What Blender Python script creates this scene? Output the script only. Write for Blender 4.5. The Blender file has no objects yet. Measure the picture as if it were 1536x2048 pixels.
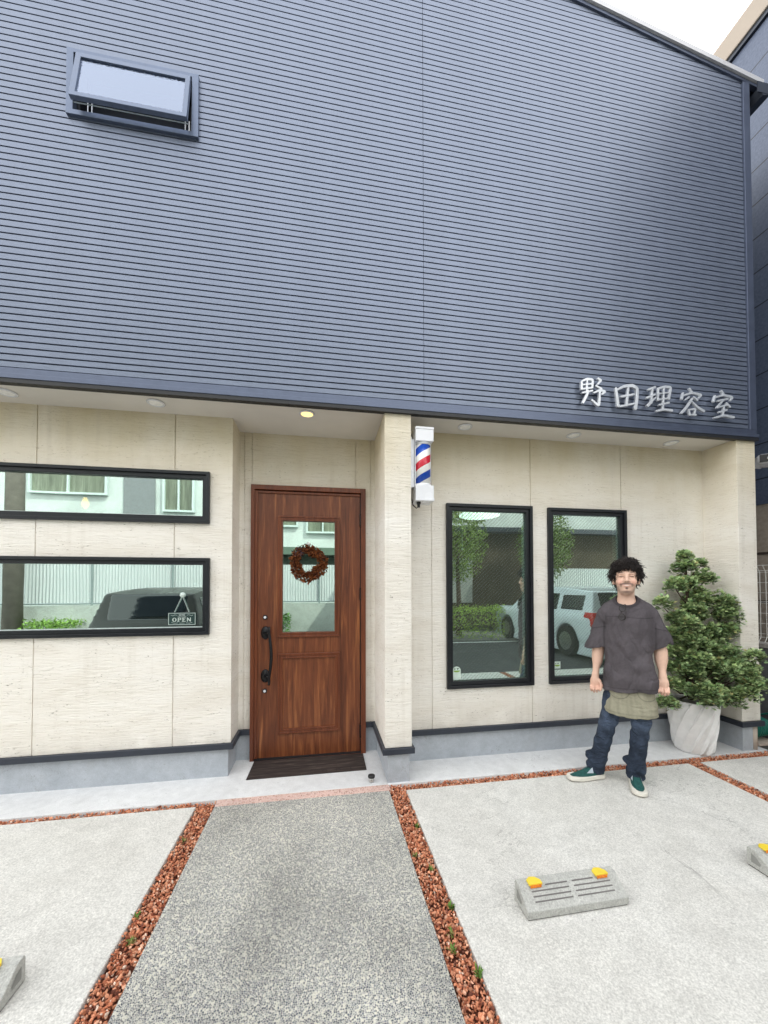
import bpy, math, random
import numpy as np
from mathutils import Vector, Matrix, Euler
SC = bpy.context.scene
COL = SC.collection
rnd = random.Random(7)
R = math.radians
SKY_K, HAZE_K, SUN_K = 0.12, 3.5, 4.0

# ------------------------------------------------------------------ mesh helpers
class MB:
    """collects world-space geometry; build() links it as ONE mesh object"""
    def __init__(s): s.v = []; s.f = []; s.c = None
    def add(s, vs, fs):
        o = len(s.v); s.v += [tuple(v) for v in vs]; s.f += [tuple(i + o for i in f) for f in fs]; return s
    def box(s, x0, x1, y0, y1, z0, z1):
        return s.add([(x0,y0,z0),(x1,y0,z0),(x1,y1,z0),(x0,y1,z0),(x0,y0,z1),(x1,y0,z1),(x1,y1,z1),(x0,y1,z1)],
                     [(0,3,2,1),(4,5,6,7),(0,1,5,4),(1,2,6,5),(2,3,7,6),(3,0,4,7)])
    def quad(s, a, b, c, d): return s.add([a,b,c,d], [(0,1,2,3)])
    def prism(s, poly, axis, a, b):
        """poly: 2D points; extruded along axis ('x','y','z') from a to b"""
        n = len(poly)
        def P(p, t):
            return {'x':(t,p[0],p[1]), 'y':(p[0],t,p[1]), 'z':(p[0],p[1],t)}[axis]
        vs = [P(p,a) for p in poly] + [P(p,b) for p in poly]
        fs = [tuple(range(n-1,-1,-1)), tuple(range(n,2*n))] + [(i,(i+1)%n,n+(i+1)%n,n+i) for i in range(n)]
        return s.add(vs, fs)
    def ring(s, X0,X1,Z0,Z1, x0,x1,z0,z1, y0, y1):
        """rectangular ring in the xz plane, from y0 (front) to y1"""
        vs = []
        for y in (y0,y1):
            vs += [(X0,y,Z0),(X1,y,Z0),(X1,y,Z1),(X0,y,Z1),(x0,y,z0),(x1,y,z0),(x1,y,z1),(x0,y,z1)]
        fs = []
        for i in range(4):
            j = (i+1)%4
            fs += [(i,j,4+j,4+i),(8+i,8+4+i,8+4+j,8+j),(i,8+i,8+j,j),(4+i,4+j,12+j,12+i)]
        return s.add(vs, fs)
    def cyl(s, p, q, r, n=12, r2=None, caps=True):
        p = Vector(p); q = Vector(q); r2 = r if r2 is None else r2
        d = (q-p).normalized(); a = d.orthogonal().normalized(); b = d.cross(a)
        vs = []
        for c, rr in ((p,r),(q,r2)):
            for i in range(n):
                t = 2*math.pi*i/n
                vs.append(c + (a*math.cos(t)+b*math.sin(t))*rr)
        fs = [(i,(i+1)%n,n+(i+1)%n,n+i) for i in range(n)]
        if caps: fs += [tuple(range(n-1,-1,-1)), tuple(range(n,2*n))]
        return s.add(vs, fs)
    def tube(s, pts, rad, n=8):
        pts = [Vector(p) for p in pts]; k = len(pts)
        if not hasattr(rad, '__len__'): rad = [rad]*k
        vs = []; a = None
        for i, p in enumerate(pts):
            d = (pts[min(i+1,k-1)] - pts[max(i-1,0)]).normalized()
            if a is None: a = d.orthogonal().normalized()
            a = (a - d*a.dot(d)).normalized(); b = d.cross(a)
            for j in range(n):
                t = 2*math.pi*j/n
                vs.append(p + (a*math.cos(t)+b*math.sin(t))*rad[i])
        fs = [(i*n+j, i*n+(j+1)%n, (i+1)*n+(j+1)%n, (i+1)*n+j) for i in range(k-1) for j in range(n)]
        fs += [tuple(range(n-1,-1,-1)), tuple(range((k-1)*n, k*n))]
        return s.add(vs, fs)
    def lathe(s, prof, c=(0,0,0), n=24, twist=None):
        vs = []; m = len(prof)
        for k,(r,z) in enumerate(prof):
            for j in range(n):
                t = 2*math.pi*j/n
                rr = r
                if twist: rr, t = twist(r, z, t)
                vs.append((c[0]+rr*math.cos(t), c[1]+rr*math.sin(t), c[2]+z))
        fs = [(i*n+j, i*n+(j+1)%n, (i+1)*n+(j+1)%n, (i+1)*n+j) for i in range(m-1) for j in range(n)]
        fs += [tuple(range(n-1,-1,-1)), tuple(range((m-1)*n, m*n))]
        return s.add(vs, fs)
    def build(s, name, mat, parent=None, smooth=False, bevel=0, local=False, col=None):
        me = bpy.data.meshes.new(name)
        off = Vector((0,0,0))
        if parent is not None and not local: off = wloc(parent)
        me.from_pydata([(v[0]-off[0], v[1]-off[1], v[2]-off[2]) for v in s.v], [], s.f)
        me.update()
        o = bpy.data.objects.new(name, me); COL.objects.link(o)
        if mat: me.materials.append(mat)
        if parent is not None: o.parent = parent
        if smooth: me.shade_smooth()
        if col is not None:
            a = me.attributes.new('Col', 'FLOAT_COLOR', 'POINT')
            c = np.ones((len(s.v), 4), np.float32); c[:, :3] = np.asarray(col, np.float32)
            a.data.foreach_set('color', c.ravel())
        if bevel:
            b = o.modifiers.new('edge', 'BEVEL'); b.width = bevel; b.segments = 2; b.limit_method = 'ANGLE'; b.angle_limit = R(40)
        return o

def wloc(o):
    p = Vector((0,0,0))
    while o is not None: p += o.location; o = o.parent
    return p
def tag(o, label, cat, group=None):
    o['label'] = label; o['category'] = cat
    if group: o['group'] = group
    return o
def thing(name, loc, label, cat, group=None):
    o = bpy.data.objects.new(name, None); COL.objects.link(o); o.location = loc
    o.empty_display_size = .1
    return tag(o, label, cat, group)
def struct(o): o['kind'] = 'structure'; return o
def dup(root, loc, label=None, rotz=None, scale=None):
    r = root.copy(); COL.objects.link(r); r.location = loc
    if label: r['label'] = label
    if rotz is not None: r.rotation_euler = (0,0,rotz)
    if scale is not None: r.scale = (scale,)*3
    for ch in list(root.children):
        c = ch.copy(); COL.objects.link(c); c.parent = r
        for g in list(ch.children):
            d = g.copy(); COL.objects.link(d); d.parent = c
    return r

# ------------------------------------------------------------------ material helpers
class NT:
    def __init__(s, name):
        s.m = bpy.data.materials.new(name); s.m.use_nodes = True
        s.t = s.m.node_tree; s.b = s.t.nodes['Principled BSDF']; s.out = s.t.nodes['Material Output']
        s._tc = None
    def n(s, typ, **kw):
        x = s.t.nodes.new(typ)
        for k, v in kw.items(): setattr(x, k, v)
        return x
    def l(s, a, b): s.t.links.new(a, b)
    def set(s, node, key, val):
        if hasattr(val, 'is_linked') or isinstance(val, bpy.types.NodeSocket): s.l(val, node.inputs[key])
        else: node.inputs[key].default_value = val
    def co(s, scale=(1,1,1), rot=(0,0,0), which='Object'):
        if s._tc is None: s._tc = s.n('ShaderNodeTexCoord')
        mp = s.n('ShaderNodeMapping'); s.l(s._tc.outputs[which], mp.inputs['Vector'])
        mp.inputs['Scale'].default_value = scale; mp.inputs['Rotation'].default_value = rot
        return mp.outputs[0]
    def noise(s, scale=(1,1,1), detail=4, rough=.55, dist=0, rot=(0,0,0)):
        x = s.n('ShaderNodeTexNoise'); s.l(s.co(scale, rot), x.inputs['Vector'])
        x.inputs['Scale'].default_value = 1; x.inputs['Detail'].default_value = detail
        x.inputs['Roughness'].default_value = rough; x.inputs['Distortion'].default_value = dist
        return x.outputs['Fac']
    def voro(s, scale, feature='F1', out='Distance', rand=1):
        x = s.n('ShaderNodeTexVoronoi', feature=feature); s.l(s.co((scale,)*3), x.inputs['Vector'])
        x.inputs['Scale'].default_value = 1; x.inputs['Randomness'].default_value = rand
        return x.outputs[out]
    def ramp(s, fac, stops, interp='LINEAR'):
        x = s.n('ShaderNodeValToRGB'); x.color_ramp.interpolation = interp
        e = x.color_ramp.elements
        while len(e) < len(stops): e.new(.5)
        for i,(p,c) in enumerate(stops):
            e[i].position = p
            e[i].color = (c,c,c,1) if not hasattr(c,'__len__') else (*c,1)
        s.l(fac, x.inputs[0]); return x.outputs[0]
    def mix(s, fac, a, b, mode='MIX'):
        x = s.n('ShaderNodeMix', data_type='RGBA', blend_type=mode)
        s.set(x, 0, fac)
        for k, v in ((6,a),(7,b)):
            if isinstance(v, bpy.types.NodeSocket): s.l(v, x.inputs[k])
            else: x.inputs[k].default_value = (v,v,v,1) if not hasattr(v,'__len__') else (*v,1)
        return x.outputs[2]
    def math(s, op, a, b=0, clamp=False):
        x = s.n('ShaderNodeMath', operation=op, use_clamp=clamp)
        s.set(x, 0, a); s.set(x, 1, b); return x.outputs[0]
    def xyz(s, which='Object'):
        if s._tc is None: s._tc = s.n('ShaderNodeTexCoord')
        x = s.n('ShaderNodeSeparateXYZ'); s.l(s._tc.outputs[which], x.inputs[0]); return x.outputs
    def bump(s, h, dist=.002, strength=1.0, prev=None):
        x = s.n('ShaderNodeBump'); x.inputs['Distance'].default_value = dist; x.inputs['Strength'].default_value = strength
        s.l(h, x.inputs['Height'])
        if prev is not None: s.l(prev, x.inputs['Normal'])
        return x.outputs[0]
    def fin(s, color=None, rough=.6, metal=0, spec=.5, normal=None, emit=None, ek=1):
        b = s.b
        if color is not None:
            if isinstance(color, bpy.types.NodeSocket): s.l(color, b.inputs['Base Color'])
            else: b.inputs['Base Color'].default_value = (*color, 1)
        s.set(b, 'Roughness', rough); s.set(b, 'Metallic', metal); s.set(b, 'Specular IOR Level', spec)
        if normal is not None: s.l(normal, b.inputs['Normal'])
        if emit is not None:
            b.inputs['Emission Color'].default_value = (*emit,1); b.inputs['Emission Strength'].default_value = ek
        return s.m

def plain(name, c, rough=.5, metal=0, spec=.5, var=.12, scale=30, bump=0, emit=None, ek=1):
    """a colour broken up by a little noise"""
    t = NT(name)
    n = t.noise((scale,)*3, 5)
    k = t.ramp(n, [(.3, 1-var), (.7, 1+var)])
    cc = t.mix(1.0, c, k, 'MULTIPLY')
    nm = t.bump(t.noise((scale*6,)*3, 3), bump) if bump else None
    rr = t.ramp(n, [(.3, max(rough-.06,0)), (.7, min(rough+.06,1))])
    return t.fin(cc, rr, metal, spec, nm, emit, ek)

def m_attr(name, rough=.7, spec=.3, var=.15, scale=60, bump=0, bscale=300, wr=None):
    t = NT(name)
    a = t.n('ShaderNodeAttribute', attribute_name='Col')
    n = t.noise((scale,)*3, 4)
    cc = t.mix(1.0, a.outputs['Color'], t.ramp(n, [(.25, 1-var), (.75, 1+var)]), 'MULTIPLY')
    nm = t.bump(t.noise((bscale,)*3, 3), bump) if bump else None
    if wr:
        # cloth creases: a ridged, stretched noise
        f = t.noise(wr[0], 3, .5, wr[2]); rg = t.math('ABSOLUTE', t.math('SUBTRACT', f, .5))
        f2 = t.noise(tuple(k*2.3 for k in wr[0]), 2, .5, wr[2]); r2 = t.math('ABSOLUTE', t.math('SUBTRACT', f2, .5))
        nm = t.bump(t.math('ADD', rg, t.math('MULTIPLY', r2, .22)), wr[1], 1.0, nm)
    return t.fin(cc, rough, 0, spec, nm)

def mk_cladding():
    t = NT('cladding_metal')
    n = t.noise((.5,.5,.9), 3); n2 = t.noise((6,6,90), 4)
    c = t.mix(n, (.168,.196,.262), (.194,.221,.286))
    c = t.mix(1.0, c, t.ramp(t.noise((11,11,.35),4,.6), [(.3,.965),(.7,1.025)]), 'MULTIPLY')
    c = t.mix(1.0, c, t.ramp(n2, [(.3,.93),(.7,1.06)]), 'MULTIPLY')
    nm = t.bump(t.noise((420,420,420), 2), .0004, .35, t.bump(t.noise((1.3,1.3,9), 3), .003, .4))
    return t.fin(c, t.ramp(n2, [(.3,.42),(.7,.52)]), .62, .5, nm)
def mk_siding():
    t = NT('travertine_siding')
    big = t.noise((1.2,1.2,4.5), 5, .6, .6)
    c = t.ramp(big, [(.28,(.76,.71,.63)),(.5,(.84,.80,.73)),(.72,(.87,.84,.785))])
    st = t.noise((9,9,75), 5, .62, .4)
    c = t.mix(t.ramp(st, [(.55,0),(.72,.30)]), c, (.54,.48,.39))
    pit = t.noise((42,42,150), 3, .6)
    patch = t.noise((4,4,10), 3)
    pf = t.math('MULTIPLY', t.ramp(pit, [(.63,0),(.70,.85)]), t.ramp(patch, [(.42,.1),(.62,1)]))
    c = t.mix(pf, c, (.20,.165,.125))
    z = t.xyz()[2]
    top_tint = t.math('MULTIPLY', t.ramp(t.math('DIVIDE', z, 3.0), [(.66,0),(.93,.95)]), t.ramp(t.noise((2.2,2.2,1.0),4), [(.3,.45),(.65,1)]))  # yellower towards the top of the wall, broken up by noise
    c = t.mix(top_tint, c, (.60,.51,.32))
    run = t.math('MULTIPLY', t.ramp(t.noise((16,16,.5),4,.6), [(.52,0),(.72,.28)]), t.ramp(t.noise((.9,.9,1.4),3), [(.4,0),(.65,1)]))
    c = t.mix(run, c, (.50,.44,.35))
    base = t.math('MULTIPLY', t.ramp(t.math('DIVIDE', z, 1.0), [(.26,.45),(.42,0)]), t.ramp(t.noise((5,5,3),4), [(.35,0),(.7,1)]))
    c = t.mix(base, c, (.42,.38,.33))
    h = t.math('SUBTRACT', t.ramp(st, [(.4,1),(.75,0)]), t.math('MULTIPLY', pf, 1.2))
    nm = t.bump(h, .0034, .8)
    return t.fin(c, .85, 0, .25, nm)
def mk_concrete(name, c0, c1, speck=.25, sc=1.0, bump=.0012):
    t = NT(name)
    big = t.noise((1.1*sc,1.1*sc,1.1*sc), 6, .6, .3); mid = t.noise((9*sc,)*3, 5, .65); fine = t.noise((150,)*3, 3, .7)
    c = t.mix(t.ramp(big,[(.3,0),(.7,1)]), c0, c1)
    c = t.mix(1.0, c, t.ramp(mid,[(.3,.90),(.7,1.07)]), 'MULTIPLY')
    c = t.mix(1.0, c, t.ramp(fine,[(.3,1-speck),(.7,1+speck*.6)]), 'MULTIPLY')
    dk = t.math('MULTIPLY', t.ramp(t.noise((60,60,60),2), [(.66,0),(.74,.5)]), t.ramp(big,[(.4,.2),(.6,1)]))
    c = t.mix(dk, c, (.24,.235,.22))
    ck = t.noise((.75*sc,.75*sc,.75*sc), 7, .62, .7); line = t.math('LESS_THAN', t.math('ABSOLUTE', t.math('SUBTRACT', ck, .5)), .0016)
    msk = t.ramp(t.noise((.6*sc,.6*sc,.6*sc), 2), [(.52,0),(.60,.55)])
    c = t.mix(t.math('MULTIPLY', line, msk), c, (.20,.195,.185))
    st = t.math('MULTIPLY', t.ramp(t.noise((2.3*sc,2.3*sc,2.3*sc), 3, .5, .6), [(.60,0),(.72,.16)]), t.ramp(mid,[(.3,.6),(.7,1)]))
    c = t.mix(st, c, (.30,.29,.27))
    nm = t.bump(fine, bump, .6)
    return t.fin(c, .9, 0, .25, nm)
def mk_aggregate(name, cols, scale=125, mort=(.30,.30,.28), ed=(.02,.10)):
    t = NT(name)
    v = t.n('ShaderNodeTexVoronoi', feature='F1'); t.l(t.co((scale,)*3), v.inputs['Vector']); v.inputs['Scale'].default_value = 1
    sep = t.n('ShaderNodeSeparateColor'); t.l(v.outputs['Color'], sep.inputs[0])
    k = len(cols)
    c = t.ramp(sep.outputs[0], [(i/k, cc) for i, cc in enumerate(cols)], 'CONSTANT')
    e = t.voro(scale, 'DISTANCE_TO_EDGE')
    c = t.mix(t.ramp(e, [(ed[0],1),(ed[1],0)]), c, mort)
    big = t.noise((1.3,1.3,1.3), 4)
    c = t.mix(1.0, c, t.ramp(big,[(.32,.72),(.5,.98),(.68,1.18)]), 'MULTIPLY')
    nm = t.bump(t.ramp(v.outputs['Distance'],[(0,1),(.7,0)]), .004, .6)
    return t.fin(c, .75, 0, .35, nm)
def mk_wood(name, dark, mid, light, zs=1.6, xs=26):
    t = NT(name)
    n = t.noise((xs,xs,zs), 5, .6, .8); f = t.noise((xs*7,xs*7,zs*5), 4, .6); b = t.noise((7,7,.8), 3)
    c = t.ramp(n, [(.30,dark),(.52,mid),(.74,light)])
    c = t.mix(t.ramp(b,[(.35,.0),(.65,.45)]), c, mid)
    c = t.mix(1.0, c, t.ramp(f,[(.3,.78),(.7,1.18)]), 'MULTIPLY')
    nm = t.bump(f, .0006, .5)
    return t.fin(c, t.ramp(n,[(.3,.42),(.7,.34)]), 0, .45, nm)
def mk_mat():
    t = NT('doormat_planks')
    n = t.noise((5,60,60), 5, .65, .4); f = t.noise((30,400,400), 3)
    c = t.ramp(n, [(.3,(.022,.017,.016)),(.55,(.05,.038,.034)),(.78,(.13,.10,.085))])
    y = t.xyz()[1]
    ln = t.math('LESS_THAN', t.math('FRACT', t.math('MULTIPLY', y, 13.5)), .05)
    c = t.mix(ln, c, (.012,.01,.009))
    return t.fin(c, .8, 0, .25, t.bump(f, .001, .6))
def mk_glass(name, refl=.5, wires=False, tint=(.80,.95,.90), gt=(.84,.97,.93), obscure=False):
    t = NT(name)
    t.t.nodes.remove(t.b)
    g = t.n('ShaderNodeBsdfGlossy'); g.inputs['Roughness'].default_value = .0 if not obscure else .12
    g.inputs['Color'].default_value = (*gt,1)
    nz = t.bump(t.noise((1.1,1.1,1.1), 2), .0012 if not obscure else .02, .5)
    if obscure: nz = t.bump(t.noise((60,60,60), 3), .004, .5)
    t.l(nz, g.inputs['Normal'])
    tr = t.n('ShaderNodeBsdfTransparent'); tr.inputs['Color'].default_value = (*tint,1)
    mx = t.n('ShaderNodeMixShader')
    fr = t.n('ShaderNodeLayerWeight'); fr.inputs['Blend'].default_value = .25
    fac = t.math('ADD', t.math('MULTIPLY', fr.outputs['Facing'], .45), refl, True)
    t.l(fac, mx.inputs[0]); t.l(tr.outputs[0], mx.inputs[1]); t.l(g.outputs[0], mx.inputs[2])
    last = mx.outputs[0]
    if wires:
        o = t.xyz()
        w = t.math('LESS_THAN', t.math('FRACT', t.math('MULTIPLY', t.math('SUBTRACT', t.math('MULTIPLY', o[2], 1.0), t.math('MULTIPLY', o[0], .95)), 31)), .24)
        d = t.n('ShaderNodeBsdfDiffuse'); d.inputs['Color'].default_value = (.46,.50,.44,1)
        m2 = t.n('ShaderNodeMixShader'); t.l(t.math('MULTIPLY', w, .27), m2.inputs[0]); t.l(last, m2.inputs[1]); t.l(d.outputs[0], m2.inputs[2])
        last = m2.outputs[0]
    t.l(last, t.out.inputs['Surface']); return t.m
def mk_stripes():
    t = NT('barber_stripes')
    o = t.xyz()
    ang = t.math('DIVIDE', t.math('ARCTAN2', o[1], o[0]), 2*math.pi)
    ph = t.math('FRACT', t.math('ADD', t.math('SUBTRACT', t.math('MULTIPLY', o[2], 1/.23), ang), .31))
    W,B,Rd = (.80,.79,.76),(.012,.07,.42),(.55,.012,.035)
    c = t.ramp(ph, [(0,B),(.26,W),(.5,Rd),(.76,W)], 'CONSTANT')
    # blue comes round twice for each red band
    ph2 = t.math('FRACT', t.math('MULTIPLY', ph, 1))
    return t.fin(c, .15, 0, .5)
def mk_neigh():
    t = NT('navy_siding_panels')
    z = t.xyz()[2]
    ln = t.math('LESS_THAN', t.math('FRACT', t.math('DIVIDE', t.math('ADD', z, .006), .3725)), .035)
    n = t.noise((40,40,40), 4, .7)
    c = t.mix(t.ramp(n,[(.3,0),(.7,1)]), (.055,.075,.125), (.10,.125,.19))
    c = t.mix(ln, c, (.008,.01,.018))
    return t.fin(c, .5, 0, .5, t.bump(n, .003, .5))
def mk_hedge():
    return m_attr('hedge_leaf', .6, .3, .25, 40)
def mk_corr():
    t = NT('white_fence_sheet')
    x = t.xyz()[0]
    w = t.math('SINE', t.math('MULTIPLY', x, 2*math.pi/.075))
    c = t.mix(t.noise((2,2,1),4), (.62,.66,.66), (.72,.75,.75))
    return t.fin(c, .5, 0, .5, t.bump(w, .012, 1))

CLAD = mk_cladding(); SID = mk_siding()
FOUND = mk_concrete('foundation_concrete', (.37,.40,.44), (.47,.50,.54), .12, 2.0)
SLAB = mk_concrete('parking_concrete', (.60,.585,.545), (.69,.68,.645), .34, 1.0, .002)
APR = mk_concrete('apron_concrete', (.64,.645,.65), (.73,.735,.735), .12, 1.6)
STOPC = mk_concrete('wheel_stop_concrete', (.40,.40,.375), (.50,.50,.47), .3, 4.0, .002)
PATH = mk_aggregate('exposed_aggregate', [(.045,.055,.08),(.26,.27,.27),(.09,.10,.13),(.58,.56,.48),(.06,.07,.095),(.19,.20,.23),(.075,.09,.12),(.34,.345,.33),(.13,.145,.17)], 150, (.62,.60,.52), (.05,.155))
PINK = mk_aggregate('pink_aggregate', [(.66,.44,.38),(.60,.36,.30),(.70,.52,.46),(.62,.42,.36),(.36,.20,.16),(.68,.48,.42),(.72,.56,.50),(.64,.42,.36)], 120, (.68,.50,.45))
DKTRIM = plain('dark_trim_metal', (.035,.042,.058), .42, .2, .5, .1, 20)
NAVYTRIM = plain('navy_trim_metal', (.105,.125,.18), .40, .6, .5, .08, 12)
BLACKT = plain('black_drip_edge', (.012,.013,.016), .5)
BLACKF = plain('black_window_frame', (.014,.016,.02), .34, .2, .5, .15, 25)
BLUEF = plain('grey_blue_window_frame', (.12,.15,.22), .4, .5, .5, .1, 25)
WHITEP = plain('white_soffit', (.68,.65,.60), .75, 0, .3, .05, 3, .0006)
WHITE = plain('white_enamel', (.76,.77,.80), .25, 0, .5, .04, 8)
WBEAD = plain('pale_spacer', (.62,.70,.68), .4)
INTER = plain('interior_wall', (.13,.10,.075), .8, 0, .3, .2, 4)
INTFL = mk_wood('interior_floor', (.06,.035,.02), (.11,.065,.035), (.18,.11,.06), 2, 14)
GL_L = mk_glass('reflective_window_glass', .60)
GL_R = mk_glass('wired_window_glass', .42, True)
GL_D = mk_glass('door_glass', .70, False, (.75,.93,.86), (.82,.97,.91))
GL_O = mk_glass('obscured_glass', .17, False, (.8,.85,.95), (.70,.79,.98), True)
WOOD = mk_wood('walnut_door', (.075,.020,.009), (.175,.052,.020), (.40,.150,.052))
WOODF = mk_wood('walnut_frame', (.085,.021,.009), (.16,.043,.016), (.25,.075,.027), 1.2, 20)
BLACKM = plain('black_handle_metal', (.010,.010,.012), .38, .4)
STEEL = plain('brushed_steel', (.55,.55,.54), .3, 1.0, .5, .1, 60)
LETTER = plain('polished_letter_steel', (.72,.74,.77), .34, .55, .5, .06, 20)
GRAV = m_attr('red_gravel', .85, .2, .3, 120, .001, 400)
GRAVB = plain('gravel_bed', (.10,.035,.022), .95, 0, .1, .5, 60)
RUBBER = plain('black_rubber', (.012,.012,.013), .55)
YEL = plain('yellow_reflector', (.82,.62,.05), .4, 0, .5, .06, 30)
ORA = plain('orange_reflector_lens', (.75,.20,.01), .2, 0, .6, .25, 90)
POTM = plain('white_ribbed_pot', (.80,.79,.78), .7, 0, .3, .07, 14, .0008)
SOIL = plain('potting_soil', (.03,.022,.016), .95, 0, .1, .4, 50, .004)
BARK = plain('bark', (.085,.06,.045), .9, 0, .15, .4, 60, .003)
NAVY = mk_neigh()
BEIGE = plain('beige_render', (.36,.31,.26), .85, 0, .2, .15, 25, .004)
CREAM = plain('cream_parapet', (.37,.315,.26), .7, 0, .3, .05, 2)
BROWN = plain('brown_joint', (.05,.036,.03), .7)
BLOCK = mk_concrete('block_wall', (.115,.118,.125), (.17,.173,.18), .3, 3.0)
MESHW = plain('white_mesh_wire', (.75,.75,.72), .4)
GREENH = plain('green_hose', (.006,.14,.105), .32, 0, .5, .15, 10)
PIPEM = plain('beige_pipe', (.52,.44,.37), .5, 0, .4, .06, 8)
ASPH = mk_concrete('asphalt', (.045,.047,.05), (.07,.072,.075), .4, 1.0, .004)
GROUND = mk_concrete('far_ground', (.16,.16,.15), (.22,.22,.20), .3, .3)

# ------------------------------------------------------------------ implicit surfaces (surface nets)
def surfnet(F, org, h):
    s = F < 0
    nx, ny, nz = F.shape
    cnt = np.zeros((nx-1,ny-1,nz-1), np.int8)
    for a in (0,1):
        for b in (0,1):
            for c in (0,1):
                cnt += s[a:nx-1+a, b:ny-1+b, c:nz-1+c]
    mask = (cnt > 0) & (cnt < 8)
    ci = np.argwhere(mask)
    idx = -np.ones(mask.shape, np.int64); idx[mask] = np.arange(len(ci))
    acc = np.zeros((len(ci),3)); num = np.zeros(len(ci))
    E = []
    for ax in range(3):
        o = [i for i in range(3) if i != ax]
        for p in (0,1):
            for q in (0,1):
                a = [0,0,0]; a[o[0]] = p; a[o[1]] = q
                b = list(a); b[ax] = 1
                E.append((a,b))
    for a, b in E:
        A = ci+np.array(a); B = ci+np.array(b)
        fa = F[A[:,0],A[:,1],A[:,2]]; fb = F[B[:,0],B[:,1],B[:,2]]
        cr = (fa<0) != (fb<0)
        t = np.where(cr, fa/np.where(cr, fa-fb, 1), 0)
        pt = np.array(a)+t[:,None]*(np.array(b)-np.array(a))
        acc[cr] += pt[cr]; num[cr] += 1
    V = (ci+acc/num[:,None])*h+np.array(org)
    faces = []
    for ax in range(3):
        sl0 = [slice(None)]*3; sl1 = [slice(None)]*3
        sl0[ax] = slice(0,-1); sl1[ax] = slice(1,None)
        d = s[tuple(sl0)] != s[tuple(sl1)]
        o = [(ax+1)%3, (ax+2)%3]
        e = np.argwhere(d)
        ok = np.ones(len(e), bool)
        for k in o: ok &= (e[:,k] > 0) & (e[:,k] < F.shape[k]-1)
        e = e[ok]
        inside0 = s[e[:,0],e[:,1],e[:,2]]
        def cell(du, dv):
            c = e.copy(); c[:,o[0]] += du; c[:,o[1]] += dv
            return idx[c[:,0],c[:,1],c[:,2]]
        q = np.stack([cell(-1,-1),cell(0,-1),cell(0,0),cell(-1,0)],1)
        q[~inside0] = q[~inside0][:, ::-1]
        faces.append(q)
    return V, np.concatenate(faces)

class SDF:
    def __init__(s, lo, hi, h):
        s.lo = np.array(lo, float); s.h = h
        n = np.ceil((np.array(hi)-s.lo)/h).astype(int)+1
        s.ax = [s.lo[i]+np.arange(n[i])*h for i in range(3)]
        s.F = np.full(n, .06, np.float32)
    def sub(s, lo, hi):
        sl = []
        for i in range(3):
            a = np.searchsorted(s.ax[i], lo[i]); b = np.searchsorted(s.ax[i], hi[i], side='right')
            sl.append(slice(a, max(a+1, b)))
        g = [s.ax[i][sl[i]] for i in range(3)]
        return tuple(sl), (g[0][:,None,None], g[1][None,:,None], g[2][None,None,:])
    def put(s, f, k, sl, neg=False):
        F = s.F[sl]
        if neg:
            b = -f
            if k > 0:
                hh = np.maximum(k-np.abs(F-b),0)/k; r = np.maximum(F,b)+hh*hh*k*.25
            else: r = np.maximum(F,b)
        else:
            if k > 0:
                hh = np.maximum(k-np.abs(F-f),0)/k; r = np.minimum(F,f)-hh*hh*k*.25
            else: r = np.minimum(F,f)
        s.F[sl] = r
    def cap(s, a, b, ra, rb=None, k=.02, neg=False, sc=(1,1,1)):
        rb = ra if rb is None else rb
        a = np.array(a,float); b = np.array(b,float); m = max(ra,rb)*1.3+.065
        sl, g = s.sub(np.minimum(a,b)-m, np.maximum(a,b)+m)
        d = b-a; L = max(d@d, 1e-9)
        p = [g[i]-a[i] for i in range(3)]
        t = np.clip((p[0]*d[0]+p[1]*d[1]+p[2]*d[2])/L, 0, 1)
        f = np.sqrt(sum(((p[i]-t*d[i])/sc[i])**2 for i in range(3)))-(ra+(rb-ra)*t)
        s.put(f.astype(np.float32), k, sl, neg); return s
    def ell(s, c, r, k=.02, neg=False):
        c = np.array(c,float); r = np.array(r,float)
        sl, g = s.sub(c-r-.065, c+r+.065)
        q = sum(((g[i]-c[i])/r[i])**2 for i in range(3))
        q2 = np.sqrt(sum(((g[i]-c[i])/r[i]**2)**2 for i in range(3)))+1e-9
        f = np.sqrt(q)*(np.sqrt(q)-1)/q2
        s.put(f.astype(np.float32), k, sl, neg); return s
    def box(s, c, r, rd=.01, k=.0, neg=False):
        c = np.array(c,float); r = np.array(r,float)
        sl, g = s.sub(c-r-.065, c+r+.065)
        q = [np.abs(g[i]-c[i])-r[i]+rd for i in range(3)]
        f = np.sqrt(sum(np.maximum(x,0)**2 for x in q))+np.minimum(np.maximum(np.maximum(q[0],q[1]),q[2]),0)-rd
        s.put(f.astype(np.float32), k, sl, neg); return s
    def fn(s, func, lo=None, hi=None, k=0, neg=False):
        lo = s.lo if lo is None else lo; hi = [a[-1] for a in s.ax] if hi is None else hi
        sl, g = s.sub(lo, hi)
        f = np.broadcast_to(func(*g), s.F[sl].shape).astype(np.float32)
        s.put(f, k, sl, neg); return s
    def warp(s, func):
        sl, g = s.sub(s.lo, [a[-1] for a in s.ax]); s.F += np.broadcast_to(func(*g), s.F.shape).astype(np.float32); return s
    def mesh(s):
        F = s.F
        for ax in range(3):
            i0 = [slice(None)]*3; i0[ax] = 0; i1 = [slice(None)]*3; i1[ax] = -1
            F[tuple(i0)] = np.maximum(F[tuple(i0)], .01); F[tuple(i1)] = np.maximum(F[tuple(i1)], .01)
        return surfnet(F, s.lo, s.h)
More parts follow.
